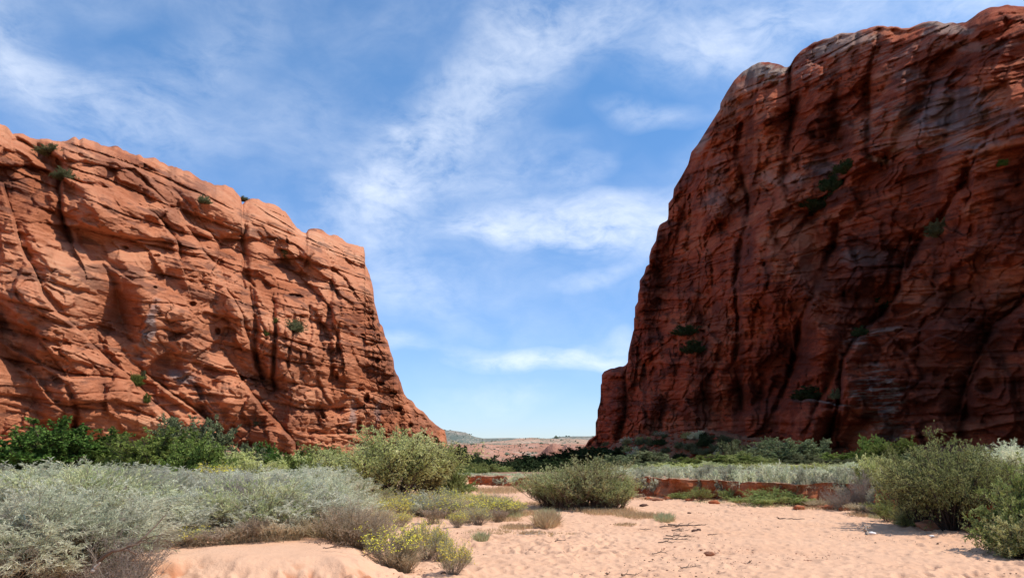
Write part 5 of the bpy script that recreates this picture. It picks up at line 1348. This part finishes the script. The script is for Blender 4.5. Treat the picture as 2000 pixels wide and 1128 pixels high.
for i, (px, py, s_, lab) in enumerate([(1290, 893, 1.0, "dark red boulder on the left of the shaded talus"), (1345, 880, .9, "dark red boulder halfway up the shaded talus"), (1390, 872, .8, "small boulder high on the shaded talus"), (1420, 884, 1.1, "blocky boulder on the right of the shaded talus"), (1660, 880, 1.0, "boulder at the foot of the ledged buttress"), (1345, 890, 1.3, "largest red boulder at the talus foot")]):
    Yb = 105 if px > 1500 else 135
    dx, dy, dz = ray(px, py); xb = float(dx/dy*Yb)
    g_ = np.random.default_rng(i+50)
    V, F = [], []
    nu, nv = 18, 10
    uu, vv = np.meshgrid(np.linspace(0, 2*np.pi, nu, endpoint=False), np.linspace(0, np.pi, nv))
    d = np.stack([np.sin(vv)*np.cos(uu), np.sin(vv)*np.sin(uu), np.cos(vv)], -1)
    q = np.sign(d)*np.abs(d)**.6*s_*np.array([1.2, .9, .8])*(1+.3*fbm(d[..., 0]*1.5+i*3, d[..., 1]*1.5, d[..., 2]*1.5, 4, i))[..., None]
    q += np.array([xb, Yb, float(ground_z(xb, Yb))+s_*.3])
    k = np.arange(nu*nv).reshape(nv, nu); a_, b_ = k[:-1], k[1:]
    o = mesh_obj("boulder", q.reshape(-1, 3), np.stack([a_, np.roll(a_, -1, 1), np.roll(b_, -1, 1), b_], -1).reshape(-1, 4), rock_dark, smooth=False)
    o["label"] = lab; o["category"] = "boulder"; o["group"] = "boulders below the right cliff"

# ------------------------------------------------------------------ pebbles and litter on the sand, rubble on the talus (uncountable)
def scatter(name, pts, size, mat, seed, flat=.6):
    g = np.random.default_rng(seed)
    n = len(pts)
    base = norm(np.array([(1, .2, 0), (-.4, .9, .1), (-.7, -.6, 0), (.3, -.9, .2), (.1, .1, 1), (0, -.1, -1)], float))
    F0 = np.array([(0, 1, 4), (1, 2, 4), (2, 3, 4), (3, 0, 4), (1, 0, 5), (2, 1, 5), (3, 2, 5), (0, 3, 5)])
    s_ = size*np.exp(g.normal(size=n)*.5)
    V = base[None]*g.uniform(.6, 1.3, (n, 6, 1))
    a = g.uniform(0, 6.28, n); c, s = np.cos(a)[:, None], np.sin(a)[:, None]
    X, Y = V[..., 0]*c-V[..., 1]*s, V[..., 0]*s+V[..., 1]*c
    V = np.stack([X*1.3, Y, V[..., 2]*flat], -1)*s_[:, None, None]+pts[:, None]
    V[..., 2] += (s_*flat*.35)[:, None]
    o = mesh_obj(name, V.reshape(-1, 3), (F0[None]+np.arange(n)[:, None, None]*6).reshape(-1, 3), mat, smooth=False)
    o["kind"] = "stuff"
def sand_points(n, seed, box, thr, fr):
    g = np.random.default_rng(seed)
    px, py = g.uniform(box[0], box[2], n), box[1]+(box[3]-box[1])*g.uniform(0, 1, n)**1.3
    x, y = flat_hit(px, py, .02)
    k = fbm(x*fr, y*fr, .7, 4, seed, .6) > thr
    x, y = x[k], y[k]
    return np.stack([x, y, ground_z(x, y)], -1)
scatter("litter", sand_points(5000, 71, (760, 985, 2000, 1128), .30, .55), .008, bark_mat("dark_litter", (.08, .045, .03), (.20, .12, .08)), 4)
scatter("gravel", sand_points(5000, 72, (760, 985, 2000, 1128), .32, .4), .010, bark_mat("red_gravel", (.30, .13, .075), (.50, .30, .20)), 5)
scatter("litter", sand_points(2500, 73, (330, 1055, 760, 1120), .15, 1.2), .010, bark_mat("dark_litter", (.10, .055, .035), (.22, .13, .085)), 6)
g_ = np.random.default_rng(81)
S_ = g_.uniform(-235, -95, 1500); D_ = g_.uniform(1, 34, 1500)*g_.uniform(.3, 1, 1500)
# a point on the wall line at coordinate S, then D metres out towards the wash
tx_ = -n2[0]*(-D_)+0; 
xw = n2[3]*n2[0]+.303*S_+n2[0]*D_; yw = n2[3]*n2[1]-.953*S_+n2[1]*D_
k_ = (yw > 60)
pw = np.stack([xw[k_], yw[k_], ground_z(xw[k_], yw[k_])], -1)
scatter("rubble", pw, .28, rock_dark, 7, .8)

far_pts, far_n = [], np.random.default_rng(91)
for Yr, V in RIDGES:
    a = np.arctan2(V[:, 0], V[:, 1]); V = V[(a > R(-9)) & (a < R(9))]
    k = (far_n.uniform(0, 1, len(V)) < .5) & (fbm(V[:, 0]/Yr*30, V[:, 1]/Yr*12, V[:, 2]*.02, 4, 92, .6) > (.06 if Yr > 1400 else .26))
    V = V[k]+far_n.normal(size=(k.sum(), 3))*np.array([Yr*.002, Yr*.002, 0])
    far_pts.append((Yr, V))
M_scrub = bark_mat("far_scrub_leaf", (.085, .10, .06), (.15, .165, .11))
for Yr, V in far_pts:
    if len(V): scatter("far_scrub", V, Yr*.00055, M_scrub, int(Yr), .8)
